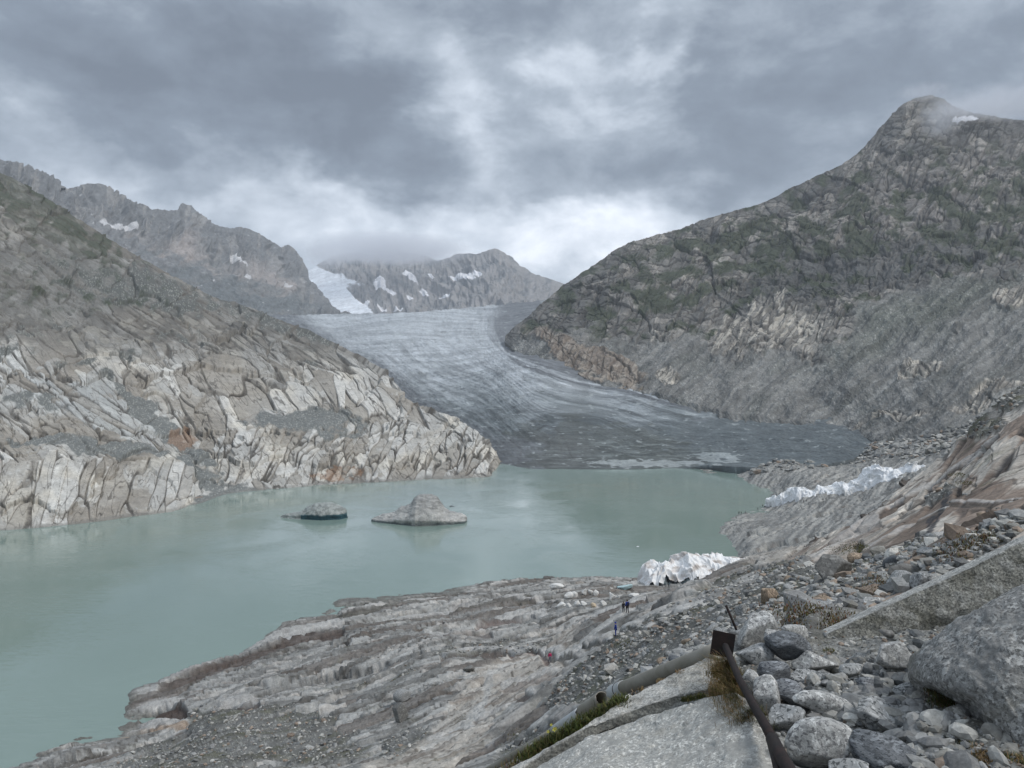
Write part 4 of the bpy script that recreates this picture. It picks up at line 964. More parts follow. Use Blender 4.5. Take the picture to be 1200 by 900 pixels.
def build_slabs():
    # rear slab: sloping top and a steep, darker-coloured face towards the camera
    T2 = [(545, 938), (600, 902), (640, 878), (690, 849), (722, 828), (760, 806), (795, 787), (838, 768), (870, 764)]
    B2 = [(545, 958), (600, 921), (640, 894), (690, 864), (740, 846), (795, 827), (835, 818), (870, 817)]
    ctrl = []
    for x in (545, 600, 640, 690, 740, 795, 835, 870):
        t = float(curve(T2, x)); b = float(curve(B2, x)); d = float(np.interp(x, [545, 640, 740, 870], [8.6, 8.9, 9.0, 8.7]))
        ctrl += [(x, t, d + .03 * (b - t)), (x, b - 13, d), (x, b, d - .04)]
        if b - t > 30: ctrl.append((x, (t + b) / 2, d + .016 * (b - t)))
    drear = lambda a, b: np.interp(a, [545, 640, 740, 870], [8.6, 8.9, 9.0, 8.7]) + np.clip(curve(B2, a) - 13 - b, 0, 99) * .022 - .03 * np.clip((b - curve(B2, a) + 13) / 13, 0, 1)
    V, PX, PY = loft(545, 872, 420, 110, T2, B2, drear, 10, (0.02, 0.05), 5, (-.02, -.12))
    N = grid_normals(V); X, Y, Z = V[..., 0], V[..., 1], V[..., 2]
    V = V + N * (.03 * fbm(X / .8, Z / .5 + Y, 5, 611) + .008 * fbm(X / .1, Z / .1 + Y / .1, 3, 612))[..., None]
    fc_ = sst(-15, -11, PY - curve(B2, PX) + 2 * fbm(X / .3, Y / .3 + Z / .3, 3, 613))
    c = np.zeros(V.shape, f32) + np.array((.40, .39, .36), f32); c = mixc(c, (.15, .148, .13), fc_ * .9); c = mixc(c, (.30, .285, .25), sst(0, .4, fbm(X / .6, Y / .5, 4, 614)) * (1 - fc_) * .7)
    tag(link('bedrock_slab', mesh_np('bedrock_slab', V, grid_faces(*V.shape[:2]), True, c), rock_mat('rear_slab_granite', [9, 45], .5, .012, .5, speck=(60, .35))), kind='structure')
    # front slab: broad pale hump
    B1 = [(545, 1010), (945, 1010)]
    T1 = [(545, 957), (600, 920), (640, 893), (690, 864), (740, 847), (795, 828), (835, 818), (862, 814), (885, 828), (905, 856), (925, 895), (945, 930)]
    ctrl = []
    for x, y in T1: ctrl.append((x, y, float(np.interp(x, [545, 640, 740, 862, 905, 945], [8.3, 8.6, 8.65, 8.05, 7.2, 6.2]))))
    ctrl += [(545, 1010, 7.2), (700, 1010, 6.0), (945, 1010, 5.6), (700, 900, 7.5), (800, 900, 7.0), (800, 860, 7.75), (880, 880, 6.8), (640, 930, 7.4)]
    V, PX, PY = loft(545, 945, 460, 230, T1, B1, ctrl, 10, (0.015, 0.03), 2, (-.1, -.3))
    N = grid_normals(V); X, Y, Z = V[..., 0], V[..., 1], V[..., 2]
    V = V + N * (.025 * fbm(X / 1.4, Y / 1.1, 4, 615) + .012 * fbm(X / .2, Y / .2, 4, 616) + .02 * sst(0, .3, fbm(X / .5, Y / .3, 4, 617)))[..., None]
    tag(link('bedrock_slab', mesh_np('bedrock_slab', V, grid_faces(*V.shape[:2])), G_SLAB), kind='structure')
    # granite wall-like ledge on the right
    T3 = [(948, 746), (975, 733), (1040, 703), (1100, 676), (1160, 647), (1200, 627), (1300, 582), (1420, 530), (1800, 358)]
    B3 = [(948, 762), (975, 758), (1020, 750), (1060, 737), (1090, 724), (1130, 714), (1165, 712), (1200, 714), (1300, 712), (1420, 720), (1800, 760)]
    ctrl = []
    for x in (948, 1000, 1060, 1120, 1180, 1260, 1340, 1420):
        t = float(curve(T3, x)); b = float(curve(B3, x)); d = float(np.interp(x, [948, 1200, 1420], [10.6, 10.3, 9.8]))
        ctrl += [(x, t, d + .5), (x, t + min(7, .35 * (b - t)), d), (x, b, d - .25 - .006 * (b - t))]
    dwall = lambda a, b: np.interp(a, [948, 1200, 1420], [10.6, 10.3, 9.8]) + .55 * np.clip((7 - (b - curve(T3, a))) / 7, 0, 1) - .0035 * np.clip(b - curve(T3, a) - 7, 0, 200)
    V, PX, PY = loft(948, 1800, 860, 200, T3, B3, dwall, 10, (0.03, 0.05), 5, (-.02, -.1))
    N = grid_normals(V); X, Y, Z = V[..., 0], V[..., 1], V[..., 2]
    V = V + N * (.015 * fbm(X / .9, Z / .6, 5, 621) + .008 * fbm(X / .12, Z / .12, 4, 622))[..., None]
    lit_top = sst(9, 5, PY - curve(T3, PX) + 1.5 * fbm(X / .2, Z / .2, 3, 623)); c = np.zeros(V.shape, f32) + np.array((.20, .195, .17), f32)
    c = mixc(c, (.13, .125, .10), sst(0, .5, fbm(X / .7, Z / .35, 5, 624)) * .7); c = mixc(c, (.31, .305, .28), sst(.05, .5, fbm(X / .25, Z / .2, 5, 625)) * .6); c = mixc(c, (.40, .395, .37), lit_top * .85)  # lit top edge put into the colour as paler, lichen-free rows
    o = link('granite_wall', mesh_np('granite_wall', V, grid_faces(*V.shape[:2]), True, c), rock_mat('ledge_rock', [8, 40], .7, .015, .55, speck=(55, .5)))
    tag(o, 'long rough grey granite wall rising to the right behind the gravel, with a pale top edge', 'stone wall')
build_slabs()

def outline_rock(name, out, d, thick, mat, label, cat, seed, tilt=0.0, flat=2.6, amp=.06, tiltx=0.0):
    """boulder with a given outline, real thickness front and back, knobbly surface"""
    P = np.array(out, float); c = P.mean(0); K, R = 220, 70
    th = np.linspace(0, 2 * math.pi, K, endpoint=False)
    ang = np.unwrap(np.arctan2(P[:, 1] - c[1], P[:, 0] - c[0])); 
    Q = []
    n = len(P)
    for t in th:
        dx, dy = math.cos(t), math.sin(t); best = 0
        for i in range(n):
            ax, ay = P[i] - c; bx, by = P[(i + 1) % n] - c; ex, ey = bx - ax, by - ay
            den = dx * ey - dy * ex
            if abs(den) < 1e-9: continue
            s = (ax * ey - ay * ex) / den; u = (ax * dy - ay * dx) / den
            if s > 0 and -1e-6 <= u <= 1 + 1e-6: best = max(best, s)
        Q.append(best)
    Q = np.array(Q)
    r = np.concatenate([np.linspace(0, 1, R) ** .75, np.linspace(1, 0, R // 2)[1:] ** .75])
    sgn = np.concatenate([-np.ones(R), np.ones(R // 2 - 1)])
    rr = r[:, None]; px = c[0] + np.cos(th)[None] * Q[None] * rr; py = c[1] + np.sin(th)[None] * Q[None] * rr
    dep = d + sgn[:, None] * thick * (1 - rr ** flat) ** .55 + tilt * (py - c[1]) + tiltx * (px - c[0])
    V = np.stack([(px - 600) / F0 * dep, dep, CAMZ - (py - HOR) / F0 * dep], -1)
    V = np.concatenate([V, V[:, :1]], 1)
    ce = V3(c[0], c[1], d); nrm = V - np.array(ce); nrm /= np.linalg.norm(nrm, axis=2, keepdims=True)
    X, Y, Z = V[..., 0], V[..., 1], V[..., 2]; s = thick
    h = amp * (noise3(X / s, Y / s, Z / s, seed) + .5 * noise3(X / s * 2.6, Y / s * 2.6, Z / s * 2.6, seed + 1) + .30 * np.abs(noise3(X / s * 5, Y / s * 5, Z / s * 5, seed + 7)) + .22 * noise3(X / s * 8, Y / s * 8, Z / s * 8, seed + 2) + .14 * noise3(X / s * 22, Y / s * 22, Z / s * 22, seed + 3))
    V = V + nrm * h[..., None]; V[:, -1] = V[:, 0]
    o = link(name, mesh_np(name, V - np.array(ce), grid_faces(*V.shape[:2])), mat, None, ce)
    return tag(o, label, cat)
outline_rock('boulder', [(1069, 782), (1072, 768), (1090, 752), (1110, 737), (1130, 722), (1155, 706), (1180, 694), (1200, 686), (1240, 672), (1330, 690), (1390, 800), (1370, 960), (1260, 985), (1215, 950), (1190, 912), (1172, 893),
                         (1156, 880), (1147, 866), (1135, 848), (1122, 832), (1100, 818), (1080, 806), (1071, 795)], 7.6, 1.0, G_BIG, 'huge speckled grey boulder cut off by the right edge of the view', 'boulder', 71, tilt=-.0035, amp=.14, tiltx=-.0035)
STONES = [  # cx, cy, w, h, d, material, roll, thick, name-word, label, planes
    (884, 737, 56, 52, 10.1, G_PALE, 10, .8, 'upright squarish lichen-spotted stone block just right of the rusty rod', 7),
    (903, 744, 26, 15, 9.8, G_PALE, 0, .9, 'small whitish stone wedged behind the dark blue-grey stone of the pile', 7),
    (931, 741, 38, 20, 9.9, G_PALE, 0, .9, 'pale stone topping the back of the stone pile', 8),
    (887, 767, 46, 46, 9.3, G_MID, 20, .8, 'mid grey stone between the squarish block and the rusty plate', 9),
    (929, 760, 66, 40, 9.2, G_DARK, -4, .8, 'dark blue-grey stone near the top of the stone pile', 8),
    (957, 777, 54, 28, 9.0, G_PALE, -6, .8, 'light grey stone right of the dark blue-grey one at the top of the pile', 8),
    (911, 788, 48, 30, 8.6, G_BLUE, -8, .8, 'black and white speckled stone in the middle left of the pile', 8),
    (954, 800, 66, 38, 8.6, G_MID, -14, .8, 'broad grey stone in the middle of the pile above the long pale one', 9),
    (881, 806, 26, 44, 8.3, G_PALE, 14, .9, 'narrow pale stone leaning against the rusty pipe', 7),
    (900, 816, 36, 48, 7.9, G_PALE, 20, .9, 'pale greenish-grey upright stone beside the rusty pipe', 8),
    (928, 815, 52, 36, 8.0, G_BLUE, -20, .8, 'dark banded stone left of the long pale one', 8),
    (919, 846, 50, 42, 7.5, G_MID, 8, .8, 'grey stone overhanging the gap beside the rusty pipe', 9),
    (970, 832, 86, 38, 7.7, G_PALE, -16, .7, 'long pale smooth stone lying across the pile', 8),
    (963, 876, 88, 70, 6.7, G_PALE, 0, .8, 'big rounded speckled stone at the front of the pile', 9),
    (1044, 880, 100, 62, 6.6, G_DARK, -12, .8, 'big blue-grey stone at the front right of the pile', 9),
    (1030, 842, 88, 44, 7.4, G_MID, -10, .7, 'broad speckled grey stone behind the big blue-grey one', 10),
    (1118, 884, 84, 42, 6.9, G_DULL, -14, .6, 'flat brownish-grey slab stone under the huge boulder', 8),
    (1045, 762, 52, 40, 8.8, G_PALE, -8, .9, 'round light grey stone alone on the gravel left of the huge boulder', 10),
    (1040, 741, 20, 12, 9.6, G_DULL, 0, .9, 'small dark stone on the gravel above the round light one', 8),
    (1096, 838, 32, 18, 7.7, G_PALE, -5, .8, 'small pale stone under the left foot of the huge boulder', 8),
    (1116, 852, 26, 24, 7.3, G_DARK, 20, .9, 'small dark bluish stone under the left foot of the huge boulder', 7),
    (1087, 855, 30, 14, 7.4, G_PALE, -10, .9, 'thin light stone in the moss between pile and huge boulder', 8),
    (1016, 803, 40, 20, 8.2, G_BLUE, -12, .8, 'small banded stone in the rubble right of the pile', 8),
    (1062, 812, 30, 22, 8.1, G_MID, 18, .8, 'angular grey stone in the rubble left of the huge boulder', 7),
    (1000, 786, 34, 18, 8.6, G_MID, 0, .8, 'low grey stone in the rubble below the round light one', 8),
    (1080, 828, 26, 20, 7.8, G_BLUE, 10, .8, 'grey-blue stone in the rubble beside the mossy hollow', 7),
    (1075, 870, 34, 18, 7.0, G_BLUE, -20, .8, 'dark wedge of stone between the two big front stones and the moss', 7),
    (995, 905, 50, 26, 6.3, G_MID, 0, .8, 'half-hidden stone at the bottom edge between the two big front stones', 8),
    (1150, 905, 50, 22, 6.5, G_MID, 0, .8, 'low stone at the bottom edge under the huge boulder', 8),
]
for i, (cx, cy, w, h, d, m, roll, th, lab, pl) in enumerate(STONES):
    px_rock('stone', cx, cy, w, h, d, m, lab, 100 + i * 3, roll, th, 'stone', None, 5 if w > 40 else 4, pl)

# ------------------------------------------------------------------ named rocks on the slope below
def slope_rock(name, cx, base, w, h, mat, lab, seed, roll=0, thick=.8, planes=9, cat='rock', sub=4, sink=.12):
    g = ground_at(cx, base); d = g.y + .2
    return px_rock(name, cx, base - h / 2 + h * sink, w, h, d, mat, lab, seed, roll, thick, cat, None, sub, planes)
slope_rock('boulder', 975, 679, 54, 38, G_DULL, 'large dull grey boulder standing alone on the rubble above the lake', 301, 0, .8, 9, 'boulder', 5)
slope_rock('boulder', 900, 708, 25, 24, G_WARM, 'brown and cream rounded boulder on the rubble slope', 303, 30, .9, 8, 'boulder')
slope_rock('boulder', 870, 722, 16, 18, G_MID, 'small grey boulder on the rubble beside the rusty rod', 305, 0, .9, 8, 'boulder')
slope_rock('boulder', 1085, 692, 50, 26, G_MID, 'broad grey boulder in the rubble behind the granite wall', 307, -8, .8, 8, 'boulder')
slope_rock('boulder', 1056, 682, 60, 24, G_DULL, 'flat grey boulder half sunk behind the granite wall', 308, 0, .7, 8, 'boulder')
slope_rock('boulder', 1022, 712, 34, 16, G_PALE, 'light angular boulder in the brown moss behind the wall', 309, 0, .8, 7, 'boulder')
slope_rock('boulder', 1060, 660, 14, 10, G_MID, 'small grey boulder resting on the pale polished slab', 311, 0, .8, 8, 'boulder')
slope_rock('boulder', 1090, 665, 22, 14, G_DULL, 'grey boulder at the foot of the brown polished slab', 313, 0, .8, 8, 'boulder')
slope_rock('boulder', 468, 846, 20, 26, G_DULL, 'tall grey boulder standing among the bedrock below the path', 315, 20, .8, 7, 'boulder')
slope_rock('boulder', 472, 822, 22, 16, G_MID, 'pale blocky boulder leaning above the tall grey one', 317, 0, .8, 7, 'boulder')
slope_rock('boulder', 548, 788, 16, 10, G_DULL, 'grey boulder on the bedrock left of the walker in red', 319, 0, .8, 7, 'boulder')
slope_rock('boulder', 754, 762, 9, 6, G_DARK, 'small black boulder on the rubble right of the path', 321, 0, .8, 8, 'boulder')
slope_rock('boulder', 1003, 660, 24, 14, G_WARM, 'low brown boulder beside the large dull grey one', 323, 0, .9, 8, 'boulder')

# loose stones: the largest as things, the rest as rubble
def scatter_stones():
    r = np.random.RandomState(5)
    protos = []
    for k in range(8):
        v, f = rock_verts(700 + k, 3, (1, r.uniform(.7, 1), r.uniform(.5, .75)), 8, .12, .05)
        me = mesh_np('loose_stone', v, f); me.materials.append((G_PALE, G_MID, G_DULL, G_MID, G_PALE, G_DARK, G_MID, G_WARM)[k]); protos.append(me)
    n = 0; tries = 0
    V = SH['V']; ny, nx = V.shape[:2]
    while n < 240 and tries < 20000:
        tries += 1
        px = r.uniform(640, 1200); d = math.exp(r.uniform(math.log(15), math.log(60)))
        i = int((px - SX0) / (SX1 - SX0) * (nx - 1)); j = int((math.log(690) - math.log(d)) / (math.log(690) - math.log(9)) * (ny - 1))
        if SH['rub'][j, i] < .6: continue
        p = V[j, i]; x, y = proj(p)
        if y > 860 or (y > 770 and x > 850): continue
        s = float(np.clip(math.exp(r.normal(math.log(.22), .4)), .12, .6)) * (d / 30) ** .35
        o = bpy.data.objects.new('loose_stone', protos[r.randint(8)]); COL.objects.link(o)
        o.location = (p[0], p[1], p[2] + .1 * s); o.rotation_euler = (r.uniform(-.3, .3), r.uniform(-.3, .3), r.uniform(0, 6.28)); o.scale = (s, s * r.uniform(.7, 1.1), s * r.uniform(.7, 1.1))
        tag(o, 'loose grey stone lying in the rubble slope below the stone pile and wall', 'stone', 'loose stones strewn over the rubble slope'); n += 1
    def rubble(name, N, pxr, dr, size, smax, mask, surf, sub, seed, cols, accept=None):
        r = np.random.RandomState(seed); base = [rock_verts(800 + k, sub, (1, .85, .65), 7, .12, .05) for k in range(6)]
        vs = []; fs = []; cs = []; off = 0
        pts = surf(r, N, pxr, dr, mask, accept)
        for p in pts:
            v, f = base[r.randint(6)]; s = min(smax, math.exp(r.normal(math.log(size), .5)))
            if p[1] > 60: s *= (p[1] / 60) ** .3
            v = turn(v * np.array([s, s * r.uniform(.7, 1.2), s * r.uniform(.7, 1.2)]), r.uniform(0, 6.28), r.uniform(-.5, .5)) + p + np.array([0, 0, .15 * s])
            vs.append(v); fs.append(f + off); off += len(v); c = np.array(cols[r.randint(len(cols))]) * r.uniform(.75, 1.2); cs.append(np.repeat(c[None], len(v), 0))
        o = link(name, mesh_np(name, np.concatenate(vs), np.concatenate(fs), False, np.concatenate(cs)), rock_mat(name + '_rock', [4, 20], .5, .03, .5))
        tag(o, kind='stuff')
    def surf_shore(r, N, pxr, dr, mask, accept):
        out = []
        while len(out) < N:
            m = 4000; px = r.uniform(*pxr, m); ld = r.uniform(math.log(dr[0]), math.log(dr[1]), m)
            i = ((px - SX0) / (SX1 - SX0) * (nx - 1)).astype(int); j = ((math.log(690) - ld) / (math.log(690) - math.log(9)) * (ny - 1)).astype(int)
            P = V[j, i]; x, y = proj(P); ok = (SH['rub'][j, i] > mask) & (P[:, 2] > .5) & (y < 930)
            if accept: ok &= accept(x, y)
            out += list(P[ok])
        return out[:N]
    cols = [(.28, .28, .27), (.20, .20, .195), (.36, .355, .33), (.145, .15, .15), (.24, .235, .215), (.42, .41, .38), (.25, .20, .16)]
    rubble('rubble', 9000, (600, 1200), (14, 75), .085, .5, .35, surf_shore, 1, 21, cols)
    rubble('rubble', 5000, (100, 1200), (60, 200), .16, .9, .35, surf_shore, 1, 22, cols)
    rubble('rubble', 2500, (860, 1250), (330, 640), .7, 2.2, -1, surf_shore, 1, 23, cols, lambda x, y: (x > 880) & (y < 560) & (y + (x - 880) * .1 < 556))
    def surf_fg(r, N, pxr, dr, mask, accept):
        W = FG['V'][10:]; out = []
        while len(out) < N:
            i = r.randint(0, W.shape[1], 3000); j = r.randint(0, W.shape[0], 3000); P = W[j, i]; x, y = proj(P)
            ok = (x > 860) & (x < 1330) & (y < 960) & accept(x, y); out += list(P[ok])
        return out[:N]
    rubble('gravel', 5200, None, None, .022, .10, 0, surf_fg, 1, 31, cols, lambda x, y: y > 0)
    rubble('gravel', 900, None, None, .055, .13, 0, surf_fg, 2, 32, cols[:5], lambda x, y: (np.abs(x - 1020) < 75) & (np.abs(y - 815) < 40) | (np.abs(x - 1090) < 45) & (np.abs(y - 850) < 40))
    rubble('gravel', 260, None, None, .05, .16, 0, surf_fg, 2, 33, cols[:5], lambda x, y: (x > 860) & (y > 740))
scatter_stones()

# ------------------------------------------------------------------ icebergs and fleece-covered ice
def mound(name, xs, topp, basep, dpt, half, mat, colf, nx=160, ny=60, disp=None, sink=2.0, pw=2.2, parent=None, keep=None, scale=1.0, org=None, undercut=0):
    """hump with the given profile along x (photo columns) and real depth front and back"""
    px = np.linspace(xs[0], xs[1], nx); t = curve(topp, px); b = curve(basep, px)
    D = np.interp(px, [q[0] for q in dpt], [q[1] for q in dpt]); W = np.interp(px, [q[0] for q in half], [q[1] for q in half]) * scale
    zt = CAMZ - (t - HOR) / F0 * D; zb = CAMZ - (b - HOR) / F0 * (D - W * .8)
    s = np.linspace(-1, 1, ny)[:, None]
    prof = (1 - np.abs(s) ** pw) ** .6
    Zz = zb[None] - sink + (np.maximum(zt - zb, .1)[None] + sink) * prof * scale
    Y = D[None] + s * W[None]; X = (px - 600)[None] / F0 * (D[None] + 0 * s)
    V = np.stack([np.broadcast_to(X, Y.shape), Y, Zz], -1).astype(float)
    if undercut:
        low = sst(zb[None] + undercut * 1.2, zb[None] + undercut * .1, Zz)
        V[..., 1] -= s * W[None] * low * .14
    if disp is not None:
        N = np.cross(np.gradient(V, axis=0), np.gradient(V, axis=1)); N /= np.linalg.norm(N, axis=2, keepdims=True) + 1e-9
        if N[..., 2].mean() < 0: N = -N
        N[[0, -1]] = N[[1, -2]]; V = V + N * disp(V, s, px)[..., None]
    c = colf(V, s, px, (Zz - zb[None]) / np.maximum(zt - zb, .5)[None])
    f = grid_faces(ny, nx)
    if keep is not None:
        k = keep(V, s, px).ravel(); f = f[k[f].all(1)]
    if org is None: org = V3((xs[0] + xs[1]) / 2, float(b.mean()), float(D.mean()))
    me = mesh_np(name, V.reshape(-1, 3) - np.array(org), f, True, c)
    return link(name, me, mat, parent, org if parent is None else None), org
ICEROCK = rock_mat('dirty_ice', [0.35, 2.0], .8, .35, .5, rough=.55)
def iceberg_small():
    top = [(329, 604.5), (338, 601.5), (350, 599.5), (356, 597), (362, 593), (368, 589.8), (378, 589), (388, 589), (396, 592), (400, 594.5), (405, 596), (406, 601), (407, 605)]
    def disp(V, s, px): return .35 * fbm(V[..., 0] / 4, V[..., 1] / 4 + V[..., 2] / 3, 5, 31) + .15 * (ridged(V[..., 0] / 4, V[..., 2] / 1.2, 4, 33) - 1)
    def colf(V, s, px, q):
        c = np.zeros(V.shape, f32) + np.array((.27, .29, .275), f32); n = fbm(V[..., 0] / 3, V[..., 2] / 1.5, 5, 35)
        c = mixc(c, (.30, .32, .305), sst(0, .4, n)); c = mixc(c, (.17, .18, .17), sst(0, -.4, n) * .6)
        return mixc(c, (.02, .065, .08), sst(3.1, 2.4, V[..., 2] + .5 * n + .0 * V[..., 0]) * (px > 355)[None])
    o, _ = mound('iceberg', (329, 407), top, [(329, 607), (407, 607)], [(329, 424), (407, 424)], [(329, .6), (350, 5), (380, 9), (402, 6), (407, .8)], ICEROCK, colf, 200, 70, disp, 1.5, undercut=1.2)
    tag(o, 'smaller flat iceberg with a dark blue waterline, floating left of the larger one', 'iceberg')
def iceberg_big():
    top = [(435, 608), (437, 606), (445, 603.5), (457, 601), (463, 599), (470, 593.5), (480, 590), (484, 586), (486, 583), (490, 580), (497, 578.6), (506, 579.5), (513, 582.5), (517, 588), (521, 595), (527, 599.5), (538, 601), (544, 603), (547, 606), (548, 611)]
    def disp(V, s, px): return .5 * fbm(V[..., 0] / 6, V[..., 1] / 6 + V[..., 2] / 4, 5, 41) + .16 * (ridged(V[..., 0] / 7, V[..., 2] / 1.3, 4, 43) - 1)
    def colf(V, s, px, q):
        c = np.zeros(V.shape, f32) + np.array((.37, .365, .345), f32); n = fbm(V[..., 0] / 5, V[..., 2] / 1.5 + V[..., 1] / 4, 5, 45)
        c = mixc(c, (.23, .23, .22), sst(5.5, 9.5, V[..., 2] + 2 * n) * .9); c = mixc(c, (.46, .455, .43), sst(.1, .5, n) * .5)
        c = mixc(c, (.24, .24, .23), sst(-.1, -.45, n) * .6)
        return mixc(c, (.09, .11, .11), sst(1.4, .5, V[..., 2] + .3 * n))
    o, _ = mound('iceberg', (435, 548), top, [(435, 613), (548, 615)], [(435, 414), (548, 414)], [(435, .6), (450, 6), (490, 15), (530, 12), (545, 7), (548, .8)], ICEROCK, colf, 240, 90, disp, 1.5, pw=1.7, undercut=1.6)
    tag(o, 'larger dirty grey iceberg with a domed hump, floating in the middle of the lake', 'iceberg')
    v, f = rock_verts(47, 3, (2.2, 1.2, .8)); tag(link('ice_floe', mesh_np('ice_floe', v, f), G_DARK, None, (P3(529, 593.5, wd(593.5)))), 'tiny dark lump of ice floating just beyond the larger iceberg', 'ice floe')
    v, f = rock_verts(48, 3, (.9, .7, .25)); tag(link('ice_floe', mesh_np('ice_floe', v, f), plain('white_ice', (.7, .73, .74), .5), None, (P3(747, 640.5, wd(640.5)))), 'tiny white lump of ice floating alone near the right shore', 'ice floe')
iceberg_small(); iceberg_big()

FLEECE = rock_mat('fleece', [0.5, 3], .5, .12, .12, rough=.9)
def fleece_near():
    top = [(738, 691), (745, 686), (752, 676), (760, 664), (768, 656.5), (774, 655), (780, 656), (785, 659), (790, 657), (797, 650.5), (804, 645), (811, 648.5), (818, 653), (823, 650.5), (832, 649), (842, 649.5), (850, 653.5), (856, 652), (866, 655), (878, 655.5), (885, 661)]
    base = [(738, 692), (755, 694), (770, 697), (790, 697), (815, 692), (840, 685), (862, 675), (885, 664)]
    hw = [(738, 2), (760, 10), (800, 13), (850, 11), (885, 3)]
    g_ = [ground_at(x, y).y for x, y in base]; pass
    q_ = np.polyfit([x for x, y in base], g_, 1); dd = [(x, float(np.polyval(q_, x)) + .5 * float(curve(hw, x))) for x in (738, 885)]; dd = [(738, 258), (885, 256)]
    root = empty('covered_ice_mound', V3(810, 690, 248), 'tall mound of ice under white fleece sheets at the near edge of the lake', 'ice mound')
    org = root.location
    def folds(V, s, px):
        X = V[..., 0]; Y = V[..., 1]
        w = fbm(X / 6, Y / 7, 3, 61) * 2
        return 1.3 * (ridged((X + w) / 6.5, Y / 16, 2, 63) - 1) + 1.3 * fbm(X / 8, Y / 8, 3, 65) + .45 * (ridged((X + w) / 1.9, V[..., 2] / 9 + Y / 16, 3, 67) - 1)
    def icecol(V, s, px, q):
        c = np.zeros(V.shape, f32) + np.array((.20, .24, .25), f32); n = fbm(V[..., 0] / 3, V[..., 2] / 2, 5, 69)
        return mixc(mixc(c, (.40, .50, .52), sst(.05, .4, n)), (.06, .065, .07), sst(0, -.35, n))
    def cov(V, s, px, q):
        n = fbm(V[..., 0] / 4, V[..., 1] / 5 + V[..., 2] / 4, 5, 71)
        c = np.zeros(V.shape, f32) + np.array((.80, .80, .795), f32)
        c = mixc(c, (.58, .53, .49), sst(.1, .5, n + .1 * (px < 810)[None]) * .75); return mixc(c, (.40, .36, .33), sst(.35, .6, n) * .6)
    o, _ = mound('ice_core', (738, 885), top, base, dd, hw, ICEROCK, icecol, 300, 120, lambda V, s, px: folds(V, s, px) - 1.0, 3, 1.8, root, None, .93, org)
    def keep(V, s, px):
        n = fbm(V[..., 0] / 5, V[..., 1] / 5, 4, 73); lim = curve([(738, .60), (765, .75), (785, .62), (800, .80), (815, .75), (835, .97), (885, 1.3)], px)[None]
        return ~((-s + 0 * V[..., 0]) > lim + .22 * n)
    o, _ = mound('fleece_cover', (738, 885), top, base, dd, hw, FLEECE, cov, 420, 170, folds, 3, 1.8, root, keep, 1.0, org)
def fleece_far():
    top = [(896, 592), (900, 586), (906, 580), (918, 579), (926, 572), (938, 570), (948, 573), (960, 570), (972, 569), (984, 566), (993, 566), (1004, 562), (1012, 556), (1020, 549.5), (1028, 546.5), (1038, 546.5), (1048, 550), (1056, 553.5), (1062, 546), (1067, 541), (1072, 544), (1082, 544.5), (1088, 547)]
    base = [(896, 595), (915, 594), (935, 590), (960, 586), (985, 580), (1010, 573), (1035, 566), (1060, 558), (1088, 550)]
    hw = [(896, 2), (930, 9), (1000, 10), (1040, 16), (1070, 10), (1088, 4)]
    g_ = [ground_at(x, y).y for x, y in base if x < 1070]; q_ = np.polyfit([x for x, y in base if x < 1070], g_, 1); dd = [(x, float(np.polyval(q_, x)) + 7) for x in (896, 1088)]
    def folds(V, s, px):
        X = V[..., 0]; Y = V[..., 1]; w = fbm(X / 9, Y / 7, 3, 81) * 3
        return 1.8 * (ridged((X + w) / 8, Y / 10, 3, 83) - 1) + 1.3 * fbm(X / 7, Y / 6, 4, 85) + .5 * (ridged((X + w) / 2.8, Y / 14, 3, 87) - 1)
    def cov(V, s, px, q):
        n = fbm(V[..., 0] / 5, V[..., 2] / 4, 4, 89); c = np.zeros(V.shape, f32) + np.array((.80, .81, .82), f32)
        return mixc(c, (.62, .62, .60), sst(.1, .5, n) * .6)
    o, _ = mound('fleece_sheet', (896, 1088), top, base, dd, hw, FLEECE, cov, 460, 110, folds, 3, 1.9)
    tag(o, 'long row of white fleece sheets draped over ice on the far shore', 'fleece sheet')
fleece_near(); fleece_far()
WI = rock_mat('old_fleece_scraps', [1, 6], .5, .1, .25, base=(.66, .655, .63)); CI = rock_mat('cream_scrap', [1, 6], .5, .1, .25, base=(.55, .46, .34)); BI = rock_mat('blue_ice', [1, 6], .5, .1, .25, base=(.42, .56, .58))
scraps = [(650, 691, 21, 8, WI, 'wide low heap of white fleece scraps, farthest left by the water'), (666, 702, 11, 9, WI, 'upper left white scrap heap of the cluster on the bedrock'), (673, 700, 9, 8, WI, 'white scrap heap touching the upper left one in the cluster'),
          (685, 697, 7, 8, WI, 'rounded white lump left of its near twin behind the cluster'), (692, 696.5, 6, 6, WI, 'rounded white lump right of its near twin behind the cluster'), (698, 698, 7, 8, WI, 'greyish white lump right of the two rounded ones'),
          (659, 712, 13, 8, WI, 'white scrap heap at the lower left end of the cluster'), (667, 713, 8, 7, WI, 'small white scrap heap next to the lower left end of the cluster'), (677, 712, 10, 9, WI, 'slanting white scrap heap in the middle of the cluster'), (684, 710, 8, 7, WI, 'white scrap heap right of the slanting one'),
          (696, 713, 7, 9, CI, 'cream-coloured scrap heap at the right of the cluster'), (706, 711, 11, 8, WI, 'white scrap heap just right of the cream one'), (717, 703, 7, 10, WI, 'pointed white lump standing alone left of the covered mound'), (725, 701, 5, 4, WI, 'tiny white lump right of the pointed one'),
          (733, 691, 18, 7, BI, 'pale blue block of bare ice at the foot of the covered mound'), (742, 700, 14, 5, WI, 'flat white scrap in front of the covered mound')]
